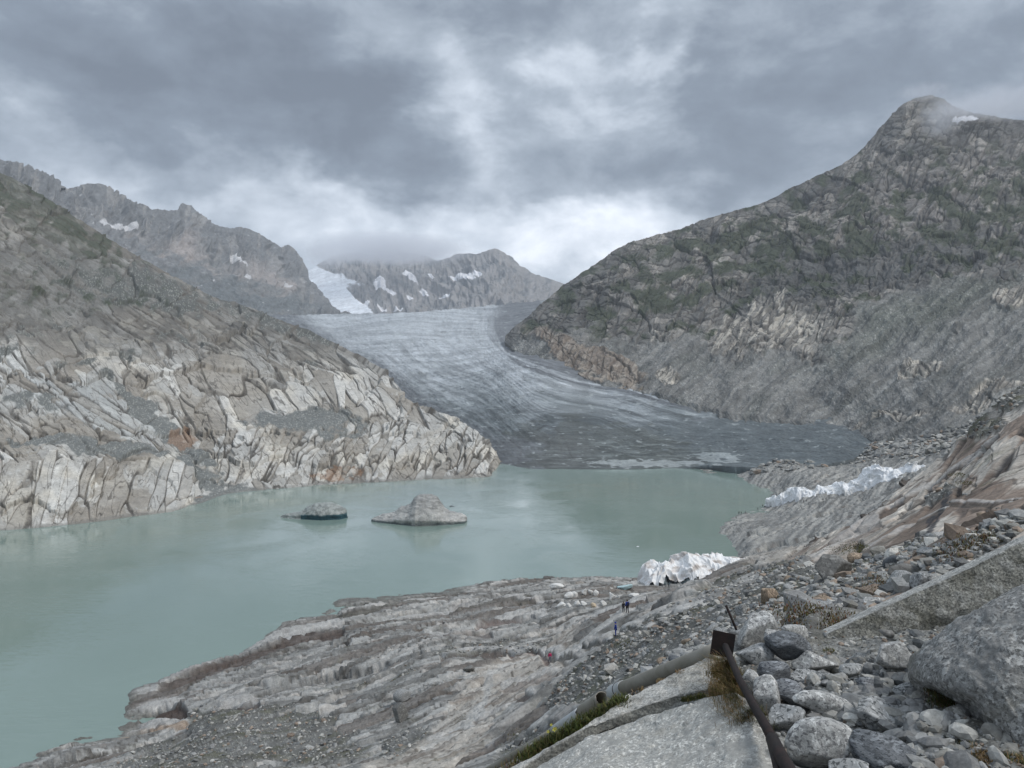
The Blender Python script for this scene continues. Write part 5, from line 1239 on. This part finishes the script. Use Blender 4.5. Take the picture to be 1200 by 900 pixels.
for k, (x, y, w, h, m, lab) in enumerate(scraps):
    g = ground_at(x, y); px_rock('scrap_heap' if m is not BI else 'ice_block', x, y - h * .42, w * 1.1, h * 1.1, g.y, m, lab, 900 + k, 0, .6, 'scrap heap' if m is not BI else 'ice block', 'white scraps beside the covered mound' if m is WI else None, 4, 12, .16, .1)

# ------------------------------------------------------------------ pipes and rusty iron
def pipe_mat(name, col, stain, rough=.6, scale=1.5, metal=0.0):
    m, nt, b = nodes_of(name, rough, .4); L = nt.links
    tc = nt.nodes.new('ShaderNodeTexCoord').outputs['Object']
    a = nz(nt, scale, 5, .65, tc, .5); c = nt.nodes.new('ShaderNodeValToRGB'); L.new(a.outputs['Fac'], c.inputs[0])
    c.color_ramp.elements[0].position = .38; c.color_ramp.elements[0].color = (*col, 1)
    c.color_ramp.elements[1].position = .68; c.color_ramp.elements[1].color = (*stain, 1)
    L.new(c.outputs[0], b.inputs['Base Color']); b.inputs['Metallic'].default_value = metal
    n2 = nz(nt, 40, 4, .6, tc); bp = nt.nodes.new('ShaderNodeBump'); bp.inputs['Strength'].default_value = .4; bp.inputs['Distance'].default_value = .004
    L.new(n2.outputs['Fac'], bp.inputs['Height']); L.new(bp.outputs[0], b.inputs['Normal'])
    return m
PIPE = pipe_mat('weathered_pipe', (.30, .28, .24), (.19, .17, .13)); PIPEW = pipe_mat('pale_pipe', (.50, .52, .53), (.36, .37, .36)); RUSTY = pipe_mat('rusty_iron', (.010, .0075, .007), (.026, .014, .012), .8, 9, 0)
DARK = plain('dark_inside', (.02, .018, .015))
def hollow(p, r0, r1, wall=.012, seg=20, n=10, rag0=0, rag1=0, seed=1):
    """open pipe: outer and inner skin joined at both rims, optional ragged ends"""
    a, b = Vector(p[0]), Vector(p[1]); t = (b - a).normalized(); s = t.cross(Vector((0, 0, 1))).normalized(); u = s.cross(t)
    r = random.Random(seed); j0 = [r.uniform(0, rag0) for _ in range(seg)]; j1 = [r.uniform(0, rag1) for _ in range(seg)]
    vs = []; fs = []
    for lay, dr in ((0, 0), (1, wall)):
        for i in range(n + 1):
            k = i / n
            for q in range(seg):
                th = 2 * math.pi * q / seg; o = t * (j0[q] * (1 - k) - j1[q] * k); rad = r0 + (r1 - r0) * k - dr
                vs.append(a.lerp(b, k) + o + (s * math.cos(th) + u * math.sin(th)) * rad)
    M = (n + 1) * seg
    for lay in (0, 1):
        for i in range(n):
            for q in range(seg):
                q2 = (q + 1) % seg; f = [lay * M + i * seg + q, lay * M + i * seg + q2, lay * M + (i + 1) * seg + q2, lay * M + (i + 1) * seg + q]
                fs.append(f if lay == 0 else f[::-1])
    for q in range(seg):
        q2 = (q + 1) % seg; fs.append([q, M + q, M + q2, q2]); e = n * seg; fs.append([e + q2, M + e + q2, M + e + q, e + q])
    return vs, fs
def pipes():
    A = V3(842, 762, 9.45); B = V3(716, 812, 12.1)
    root = empty('drain_pipe', A, 'long straight weathered grey pipe running down from the rusty plate', 'pipe')
    loc = lambda vs: [v - A for v in vs]
    vs, fs = hollow((A, A.lerp(B, .86)), .101, .099, seg=28); link('pipe_body', mesh_py('pipe_body', loc(vs), fs), PIPE, root)
    vs, fs = hollow((A.lerp(B, .85), B), .108, .108, seg=28, rag1=.10, seed=4); link('end_sleeve', mesh_py('end_sleeve', loc(vs), fs), PIPEW, root)['label'] = 'pale bluish sleeve at the broken lower end'
    r = A.lerp(B, .905); t = (B - A).normalized(); vs, fs = hollow((r, r + t * .02), .111, .111, .006, seg=28, n=1); link('clamp_ring', mesh_py('clamp_ring', loc(vs), fs), RUSTY, root)
    C_ = V3(706, 818, 12.2); D_ = V3(683, 833, 12.9)
    vs, fs = hollow((C_, D_), .108, .106, seg=28, rag0=.06, seed=6); o = link('pipe_section', mesh_py('pipe_section', [v - C_ for v in vs], fs), PIPE, None, C_); tag(o, 'short weathered pipe piece with its open mouth turned up', 'pipe')
    E = V3(681, 835.5, 13.0); G = V3(650, 856, 14.0)
    vs, fs = hollow((E, G), .100, .092, seg=28, rag0=.05, seed=8); o = link('pipe_section', mesh_py('pipe_section', [v - E for v in vs], fs), PIPEW, None, E); tag(o, 'short pale bluish-white pipe piece above the yellow flowers', 'pipe')
    H = V3(648, 858, 14.0); I = V3(545, 918, 17.5)
    vs, fs = hollow((H, I), .072, .072, seg=28); o = link('pipe_section', mesh_py('pipe_section', [v - H for v in vs], fs), PIPE, None, H); tag(o, 'long grey pipe running out of the bottom of the view below the pale piece', 'pipe')
    # rusty plate and pipe beside the stone pile
    P = V3(847, 760, 9.0)
    root = empty('rusty_pipe', P, 'dark rusty iron pipe with a square end plate leaning along the stone pile', 'pipe')
    bm = bmesh.new(); bmesh.ops.create_cube(bm, size=1); bmesh.ops.scale(bm, vec=(.26, .014, .29), verts=bm.verts); bmesh.ops.bevel(bm, geom=bm.edges[:], offset=.004, segments=1)
    bmesh.ops.rotate(bm, cent=(0, 0, 0), matrix=Matrix.Rotation(math.radians(8), 3, 'Y') @ Matrix.Rotation(math.radians(-12), 3, 'Z'), verts=bm.verts)
    bmesh.ops.translate(bm, vec=V3(847, 755, 9.12) - P, verts=bm.verts)
    me = bpy.data.meshes.new('end_plate'); bm.to_mesh(me); bm.free(); link('end_plate', me, RUSTY, root)
    # pipe body, tapering where it flattens near the camera
    ctrl = [V3(850, 757, 9.0), V3(866, 795, 8.1), V3(884, 828, 7.35), V3(898, 852, 6.9), V3(908, 872, 6.55)]
    vs, fs = tube_np(ctrl, [.036, .038, .042, .045, .047], 18, True); link('pipe_body', mesh_py('pipe_body', [v - P for v in vs], fs), RUSTY, root)
    c2 = [V3(905, 866, 6.6), V3(914, 884, 6.25), V3(926, 905, 5.9), V3(942, 940, 5.5)]
    vs, fs = tube_np(c2, [.056, .056, .056, .056], 18, True); link('pipe_joint', mesh_py('pipe_joint', [v - P for v in vs], fs), RUSTY, root)
    c3 = [V3(902, 868, 6.65), V3(908, 890, 6.25), V3(915, 920, 5.8)]
    vs, fs = tube_np(c3, [.03, .03, .03], 8, True); link('support_bar', mesh_py('support_bar', [v - P for v in vs], fs), RUSTY, root)
    w = [V3(873, 791, 8.35), V3(880, 799, 8.2), V3(866, 797, 8.2), V3(873, 791, 8.36)]
    vs, fs = tube_np(w, .004, 6); link('binding_wire', mesh_py('binding_wire', [v - P for v in vs], fs), plain('wire', (.3, .28, .26), .5), root)
    a, b = V3(851, 710, 11.5), V3(863, 738, 11.2)
    vs, fs = tube_np([a, a.lerp(b, .03), b], [.024, .018, .018], 10, True)
    tag(link('iron_rod', mesh_py('iron_rod', [v - b for v in vs], fs), RUSTY, None, b), 'thin rusty iron rod sticking up left of the squarish block', 'iron rod')
pipes()

# ------------------------------------------------------------------ grass, moss and flowers
def grass(name, spots, n, hgt, cols, lean, seed, kind='stuff', surf=None, wid=.004, label=None):
    """spots: (px, py, distance, radius m)"""
    r = np.random.RandomState(seed); vs = []; fs = []; cs = []
    for _ in range(n):
        s = spots[r.randint(len(spots))]; c = P3(s[0], s[1], s[2]); g = r.normal(size=2) * s[3] * .5
        base = c + np.array([g[0], g[1], -.02 - .12 * abs(g[0])])
        if surf is not None: base = surf(base)
        h = hgt * r.uniform(.4, 1.25); a = r.uniform(0, 6.28); dirn = np.array([math.cos(a), math.sin(a), 0]) * r.uniform(.1, .7) + np.array(lean)
        side = np.cross(dirn + [0, 0, .3], [0, 0, 1.0]); side = side / (np.linalg.norm(side) + 1e-6) * wid * r.uniform(.6, 1.3)
        k0 = len(vs); col = np.array(cols[r.randint(len(cols))]) * r.uniform(.7, 1.25)
        for t, w in ((0, 1), (.4, .9), (.75, .6), (1, .08)):
            p = base + np.array([0, 0, h * (t - .38 * t * t)]) + dirn * h * t * t
            vs += [p - side * w, p + side * w]; cs += [col, col]
        for q in range(3): fs.append([k0 + 2 * q, k0 + 2 * q + 1, k0 + 2 * q + 3, k0 + 2 * q + 2])
    m = bpy.data.materials.get('grass_blades')
    if not m: m = rock_mat('grass_blades', [3], 0.1, .01, .4, rough=.7)
    return tag(link(name, mesh_np(name, vs, fs, False, cs), m), kind=kind)
OLIVE = [(.10, .085, .025), (.13, .10, .035), (.16, .12, .05), (.08, .085, .02)]; STRAW = [(.20, .12, .05), (.26, .17, .09), (.16, .10, .04), (.12, .10, .03), (.22, .16, .10)]
GRN = [(.055, .075, .015), (.075, .095, .02), (.04, .055, .015), (.09, .085, .03)]; RED = [(.16, .06, .03), (.12, .07, .03), (.10, .08, .03)]
grass('dry_grass', [(852, 782, 8.75, .14), (858, 800, 8.45, .18), (864, 818, 8.1, .2), (870, 835, 7.75, .2), (878, 850, 7.4, .16), (845, 790, 8.6, .14), (848, 810, 8.3, .16)], 3600, .22, STRAW + OLIVE, (-.35, -.1, 0), 41, wid=.0028)
grass('green_grass', [(876, 842, 7.6, .16), (884, 850, 7.35, .14), (868, 822, 8.0, .12), (862, 795, 8.5, .1), (886, 838, 7.5, .08)], 1500, .17, GRN + OLIVE, (-.2, -.1, 0), 42, wid=.003)
grass('moss', [(835, 814, 8.35, .06), (822, 815, 8.45, .05), (810, 817, 8.6, .05), (802, 819, 8.7, .04), (845, 812, 8.3, .06)], 1300, .05, GRN + OLIVE, (0, 0, 0), 43, wid=.004)
sp = [(x, float(np.interp(x, [585, 640, 690, 730], [909, 875, 846, 823])), float(np.interp(x, [585, 730], [9.3, 9.3])), .14) for x in range(580, 736, 8)]
grass('green_grass', sp[5:], 4800, .13, GRN + OLIVE[:1], (0, 0, 0), 44, wid=.005)
grass('dry_grass', sp[:9], 1200, .09, RED + OLIVE, (0, 0, 0), 45, wid=.004)
grass('dry_grass', [(752, 808, 9.6, .1), (775, 799, 9.5, .08), (800, 788, 9.4, .08)], 500, .06, STRAW, (0, 0, 0), 46)
def fgs(name, pts, n, h, cols, seed, rad=.1, wid=.004):
    sp = []
    for (x, y) in pts: g = on_fg(x, y); q = proj(np.array(g)); sp.append((float(q[0]), float(q[1]), g.y, rad))
    grass(name, sp, n, h, cols, (0, 0, 0), seed, wid=wid)
fgs('moss', [(1063, 712), (1072, 709), (1050, 716)], 700, .05, [(.10, .11, .02), (.08, .09, .02)] + OLIVE, 47, .14)
fgs('moss', [(1100, 705), (1108, 708), (1098, 698)], 900, .07, GRN + OLIVE[:1], 48, .16)
fgs('moss', [(1140, 700)], 300, .05, GRN, 49, .12)
fgs('moss', [(968, 758), (977, 765), (965, 752)], 700, .045, OLIVE + GRN, 50, .12)
fgs('moss', [(982, 755), (1012, 750), (1010, 770)], 250, .03, OLIVE, 51, .08)
grass('green_grass', [(1092, 795, 7.5, .1), (1098, 810, 7.3, .1), (1104, 822, 7.2, .1), (1090, 783, 7.6, .07)], 1600, .10, [(.035, .045, .012), (.05, .06, .015), (.08, .05, .025)], (-.1, -.3, 0), 52, wid=.003)
fgs('moss', [(1110, 838), (1120, 846), (1100, 845), (1135, 868), (1128, 862), (1145, 872)], 1500, .04, GRN + OLIVE, 53, .09, .003)
fgs('dry_grass', [(1150, 880), (1160, 890), (1168, 896), (1152, 893)], 1000, .08, STRAW, 54, .1, .003)
fgs('dry_grass', [(1188, 885), (1195, 893)], 500, .10, STRAW + GRN, 55, .1, .003)
fgs('moss', [(1082, 766), (1078, 776), (1040, 782), (1035, 786)], 500, .05, OLIVE + RED, 56, .08)
def shore_grass(name, pts, n, h, cols, seed, rad, wid):
    sp = []
    for (x, y) in pts: g = ground_at(x, y); sp.append((x, y, g.y, rad))
    grass(name, sp, n, h, cols, (0, 0, 0), seed, wid=wid)
shore_grass('dry_grass', [(1052, 690), (1048, 682), (960, 722), (952, 716), (968, 728), (1150, 640), (1165, 632), (1180, 628), (1140, 648)], 5200, .07, OLIVE + RED + [(.045, .03, .02)], 57, .7, .008)
shore_grass('green_grass', [(1008, 640), (1016, 643), (1000, 646), (1130, 556), (1140, 566)], 2600, .09, GRN + OLIVE, 58, 1.4, .02)
shore_grass('dry_grass', [(736, 752), (744, 756), (545, 842), (610, 862), (430, 800), (520, 720), (640, 742), (392, 862)], 2600, .12, OLIVE + GRN, 59, 1.6, .03)
YEL = plain('yellow_petals', (.75, .70, .16), .6); WHT = plain('white_petals', (.8, .8, .78), .6); STEM = plain('flower_stem', (.06, .09, .02))
def flower(px, py, d, r, mat, label, seed, h=.10, group=None):
    rr = random.Random(seed); c = V3(px, py, d); b = c - Vector((rr.uniform(-.02, .02), 0, h))
    root = empty('flower', b, label, 'flower', group)
    vs, fs = tube_np([b, b.lerp(c, .5) + Vector((.008, 0, 0)), c], .0025, 6); link('stem', mesh_py('stem', [v - b for v in vs], fs), STEM, root)
    vs = []; fs = []; k = 6
    for i in range(k):
        a = 2 * math.pi * i / k + rr.random(); u = Vector((math.cos(a), -.55, math.sin(a))) * 1; w = Vector((-math.sin(a), 0, math.cos(a)))
        o = len(vs); p0 = c - b
        vs += [p0, p0 + u * r * .55 + w * r * .38, p0 + u * r, p0 + u * r * .55 - w * r * .38, p0 + u * r * .6 + Vector((0, -.006, 0))]
        fs += [[o, o + 1, o + 4], [o + 1, o + 2, o + 4], [o + 2, o + 3, o + 4], [o + 3, o, o + 4]]
    link('petals', mesh_py('petals', vs, fs), mat, root)
    v, f = ICO[2]; link('flower_centre', mesh_np('flower_centre', v * r * .28 + np.array(c - b) + np.array([0, -.012, 0]), f), plain('centre', (.55, .45, .08)) if 'centre' not in bpy.data.materials else bpy.data.materials['centre'], root)
for i, (x, y, r, lab) in enumerate(((650, 854, .034, 'pale yellow flower, largest and uppermost right of the five by the pipe'), (649, 869, .034, 'pale yellow flower, lower right of the five by the pipe'), (642, 857, .022, 'small pale yellow flower, leftmost of the five by the pipe'),
                                    (646, 849, .02, 'small pale yellow flower, topmost of the five by the pipe'), (642, 872, .018, 'tiny pale yellow flower, lowest left of the five by the pipe'))):
    flower(x, y, 9.3, r, YEL, lab, i)
rr = random.Random(3)
for i in range(12):
    x = rr.uniform(598, 636); y = float(np.interp(x, [598, 636], [893, 868])) + rr.uniform(-6, 4)
    flower(x, y, 9.45, .012, WHT, 'tiny white flower in the reddish moss beside the lower pipe', 50 + i, .06, 'tiny white flowers in the moss')

# ------------------------------------------------------------------ people
def skin_mesh(name, pts, edges, radii, mat, parent, sub=2):
    me = bpy.data.meshes.new(name); me.from_pydata([tuple(p) for p in pts], edges, []); me.update()
    o = bpy.data.objects.new('tmp', me); COL.objects.link(o)
    m = o.modifiers.new('s', 'SKIN'); me.skin_vertices[0].data[0].use_root = True
    for i, r in enumerate(radii): me.skin_vertices[0].data[i].radius = (r, r) if isinstance(r, (int, float)) else r
    s = o.modifiers.new('u', 'SUBSURF'); s.levels = sub
    dg = bpy.context.evaluated_depsgraph_get(); out = bpy.data.meshes.new_from_object(o.evaluated_get(dg)); out.name = name
    bpy.data.objects.remove(o); out.polygons.foreach_set('use_smooth', [True] * len(out.polygons))
    out.materials.clear()
    return link(name, out, mat, parent)
SKINM = plain('skin', (.50, .33, .25), .6); HAIR = plain('hair', (.05, .035, .025), .7)
def person(loc, rz, label, jacket, trousers, hgt=1.75, stride=.18, arms=.1, group=None, hood=False, small=False, pack=None):
    root = empty('person', loc, label, 'person', group); root.rotation_euler = (0, 0, rz); root.scale = (hgt / 1.75,) * 3
    s = stride
    J = {'pel': (0, 0, .95), 'wai': (0, 0, 1.10), 'che': (0, .01, 1.32), 'nek': (0, .02, 1.47), 'hed': (0, .04, 1.56), 'top': (0, .04, 1.70),
         'hl': (-.10, 0, .90), 'kl': (-.11, s * .6, .50), 'al': (-.11, s * .5 - .03, .09), 'tl': (-.12, s * .5 + .14, .03),
         'hr': (.10, 0, .90), 'kr': (.11, -s * .1, .49), 'ar': (.11, -s, .10), 'tr': (.12, -s + .15, .03),
         'sl': (-.19, 0, 1.40), 'el': (-.25, -.05 - arms * .3, 1.13), 'wl': (-.25, arms, .90), 'fl': (-.25, arms + .04, .80),
         'sr': (.19, 0, 1.40), 'er': (.25, -.05, 1.13), 'wr': (.25, arms * 1.2, .92), 'fr': (.25, arms * 1.2 + .05, .82)}
    def build(name, chain, rad, mat, sub=2):
        ks = list(dict.fromkeys(k for e in chain for k in e)); return skin_mesh(name, [J[k] for k in ks], [(ks.index(a), ks.index(b)) for a, b in chain], [rad[k] for k in ks], mat, root, sub)
    body = [('pel', 'wai'), ('wai', 'che'), ('che', 'nek'), ('nek', 'hed'), ('hed', 'top'), ('pel', 'hl'), ('hl', 'kl'), ('kl', 'al'), ('al', 'tl'), ('pel', 'hr'), ('hr', 'kr'), ('kr', 'ar'), ('ar', 'tr'),
            ('che', 'sl'), ('sl', 'el'), ('el', 'wl'), ('wl', 'fl'), ('che', 'sr'), ('sr', 'er'), ('er', 'wr'), ('wr', 'fr')]
    R = dict(pel=.12, wai=.11, che=.13, nek=.055, hed=.09, top=.07, hl=.08, kl=.055, al=.04, tl=.035, hr=.08, kr=.055, ar=.04, tr=.035, sl=.055, el=.042, wl=.03, fl=.035, sr=.055, er=.042, wr=.03, fr=.035)
    build('body', body, R, SKINM)
    R2 = {k: v * 1.25 + .012 for k, v in R.items()}; R2['nek'] = .075; R2['pel'] = .15; R2['che'] = .165; R2['wai'] = .15
    build('jacket', [('pel', 'wai'), ('wai', 'che'), ('che', 'nek'), ('che', 'sl'), ('sl', 'el'), ('el', 'wl'), ('che', 'sr'), ('sr', 'er'), ('er', 'wr')], R2, jacket)
    R3 = {k: v * 1.25 + .01 for k, v in R.items()}
    build('trousers', [('pel', 'hl'), ('hl', 'kl'), ('kl', 'al'), ('pel', 'hr'), ('hr', 'kr'), ('kr', 'ar')], R3, trousers)
    for a, b in (('al', 'tl'), ('ar', 'tr')): build('boot', [(a, b)], {a: .055, b: .05}, BOOT, 1)
    v, f = ICO[2]
    link('hood' if hood else 'hair', mesh_np('hair', v * np.array([.115, .125, .12]) + np.array([0, .02, 1.655]), f), jacket if hood else HAIR, root)
    if pack: 
        v, f = rock_verts(7, 3, (.15, .11, .24), 6, .2, 0); link('backpack', mesh_np('backpack', v + np.array([0, -.24, 1.28]), f), pack, root)
    return root
BOOT = plain('boot_leather', (.03, .028, .025)); JRED = plain('crimson_jacket', (.42, .02, .10)); JBLUE = plain('blue_jacket', (.02, .05, .26)); JBLK = plain('black_jacket', (.015, .015, .018)); TGREY = plain('grey_trousers', (.12, .13, .17)); TBLK = plain('dark_trousers', (.02, .02, .025)); PACK = plain('dark_pack', (.02, .02, .03))
person(ground_at(643, 778), math.radians(200), 'walker in a crimson jacket with grey trousers on the dusty path', JRED, TGREY, 1.75, .22)
person(ground_at(739, 719), math.radians(20), 'taller hiker in a blue jacket standing beside one in black below the covered mound', JBLUE, TBLK, 1.9, .12, pack=PACK)
person(ground_at(734.5, 719), math.radians(10), 'shorter hiker in black standing left of the one in the blue jacket', JBLK, TBLK, 1.55, .06)
person(ground_at(728, 746), math.radians(90), 'hooded hiker in bright blue standing on the bedrock behind the path', JBLUE, JBLUE, 1.5, .02, hood=True)
for x, y, lab, m in ((862.6, 608.5, 'tiny dark figure at the water, farthest out on the far shore', TBLK), (866, 603.5, 'tiny dark figure just above the one farthest out on the far shore', JBLK), (869, 603, 'tiny dark figure, left of a close pair on the far shore line', TBLK),
                     (873, 602, 'tiny figure right of the close pair by the far shore line', TGREY), (888, 599, 'tiny dark figure standing alone before the left end of the white sheets', JBLK), (894, 594.5, 'tiny dark figure touching the left end of the white sheets', TBLK),
                     (941, 589.5, 'tiny dark figure below the middle of the white sheets, left of a neighbour', JBLK), (945, 588.5, 'tiny dark figure below the middle of the white sheets, right of a neighbour', TGREY), (966, 588, 'tiny dark figure below the right part of the white sheets', JBLK)):
    person(ground_at(x, y), math.radians(x * 37 % 360), lab, m, TBLK, 1.75, .1)

# ------------------------------------------------------------------ air
def haze():
    x, y0, y1, z0, z1 = 11500, -4500, 13000, -15.5, 1150
    vs = [(-x, y0, z0), (x, y0, z0), (x, y1, z0), (-x, y1, z0), (-x, y0, z1), (x, y0, z1), (x, y1, z1), (-x, y1, z1)]
    fs = [[3, 2, 1, 0], [4, 5, 6, 7], [0, 1, 5, 4], [1, 2, 6, 5], [2, 3, 7, 6], [3, 0, 4, 7]]
    m = bpy.data.materials.new('haze_air'); m.use_nodes = True; nt = m.node_tree; nt.nodes.clear()
    p = nt.nodes.new('ShaderNodeVolumePrincipled'); p.inputs['Color'].default_value = (.86, .92, 1, 1); p.inputs['Density'].default_value = HAZE; p.inputs['Anisotropy'].default_value = 0.2
    o = nt.nodes.new('ShaderNodeOutputMaterial'); nt.links.new(p.outputs[0], o.inputs['Volume'])
    tag(link('haze', mesh_py('haze', vs, fs, False), m), kind='stuff')
HAZE = 6e-5
def mist(name, c, dims, dens, scale, seed, thr=.48):
    v, f = ICO[4]; m = bpy.data.materials.new(name + '_vapour'); m.use_nodes = True; nt = m.node_tree; nt.nodes.clear(); L = nt.links
    tc = nt.nodes.new('ShaderNodeTexCoord').outputs['Object']
    n = nz(nt, scale, 4, .6, tc, .6)
    r = nt.nodes.new('ShaderNodeMapRange'); r.inputs['From Min'].default_value = thr - .1; r.inputs['From Max'].default_value = thr + .2; L.new(n.outputs['Fac'], r.inputs['Value'])
    mp = nt.nodes.new('ShaderNodeVectorMath'); mp.operation = 'DIVIDE'; L.new(tc, mp.inputs[0]); mp.inputs[1].default_value = dims
    ln = nt.nodes.new('ShaderNodeVectorMath'); ln.operation = 'LENGTH'; L.new(mp.outputs[0], ln.inputs[0])
    e = nt.nodes.new('ShaderNodeMapRange'); e.interpolation_type = 'SMOOTHSTEP'; e.inputs['From Min'].default_value = 1; e.inputs['From Max'].default_value = .25; L.new(ln.outputs['Value'], e.inputs['Value'])
    mu = nt.nodes.new('ShaderNodeMath'); mu.operation = 'MULTIPLY'; L.new(r.outputs[0], mu.inputs[0]); L.new(e.outputs[0], mu.inputs[1])
    m2 = nt.nodes.new('ShaderNodeMath'); m2.operation = 'MULTIPLY'; L.new(mu.outputs[0], m2.inputs[0]); m2.inputs[1].default_value = dens
    p = nt.nodes.new('ShaderNodeVolumePrincipled'); p.inputs['Color'].default_value = (.93, .95, 1, 1); L.new(m2.outputs[0], p.inputs['Density'])
    o = nt.nodes.new('ShaderNodeOutputMaterial'); L.new(p.outputs[0], o.inputs['Volume'])
    ob = link(name, mesh_np(name, v * np.array(dims, f32), f), m, None, c); tag(ob, kind='stuff'); return ob
haze()
mist('mist', V3(1175, 122, 1850), (190, 130, 45), .018, .012, 1, .42)
mist('mist', V3(1105, 135, 1760), (60, 60, 60), .020, .020, 2, .47)
mist('mist', V3(1085, 108, 1960), (90, 60, 26), .016, .020, 5, .44)
mist('mist', V3(455, 292, 5600), (680, 700, 110), .0065, .0035, 3, .33)
mist('mist', V3(385, 300, 4700), (170, 300, 90), .006, .008, 4, .42)
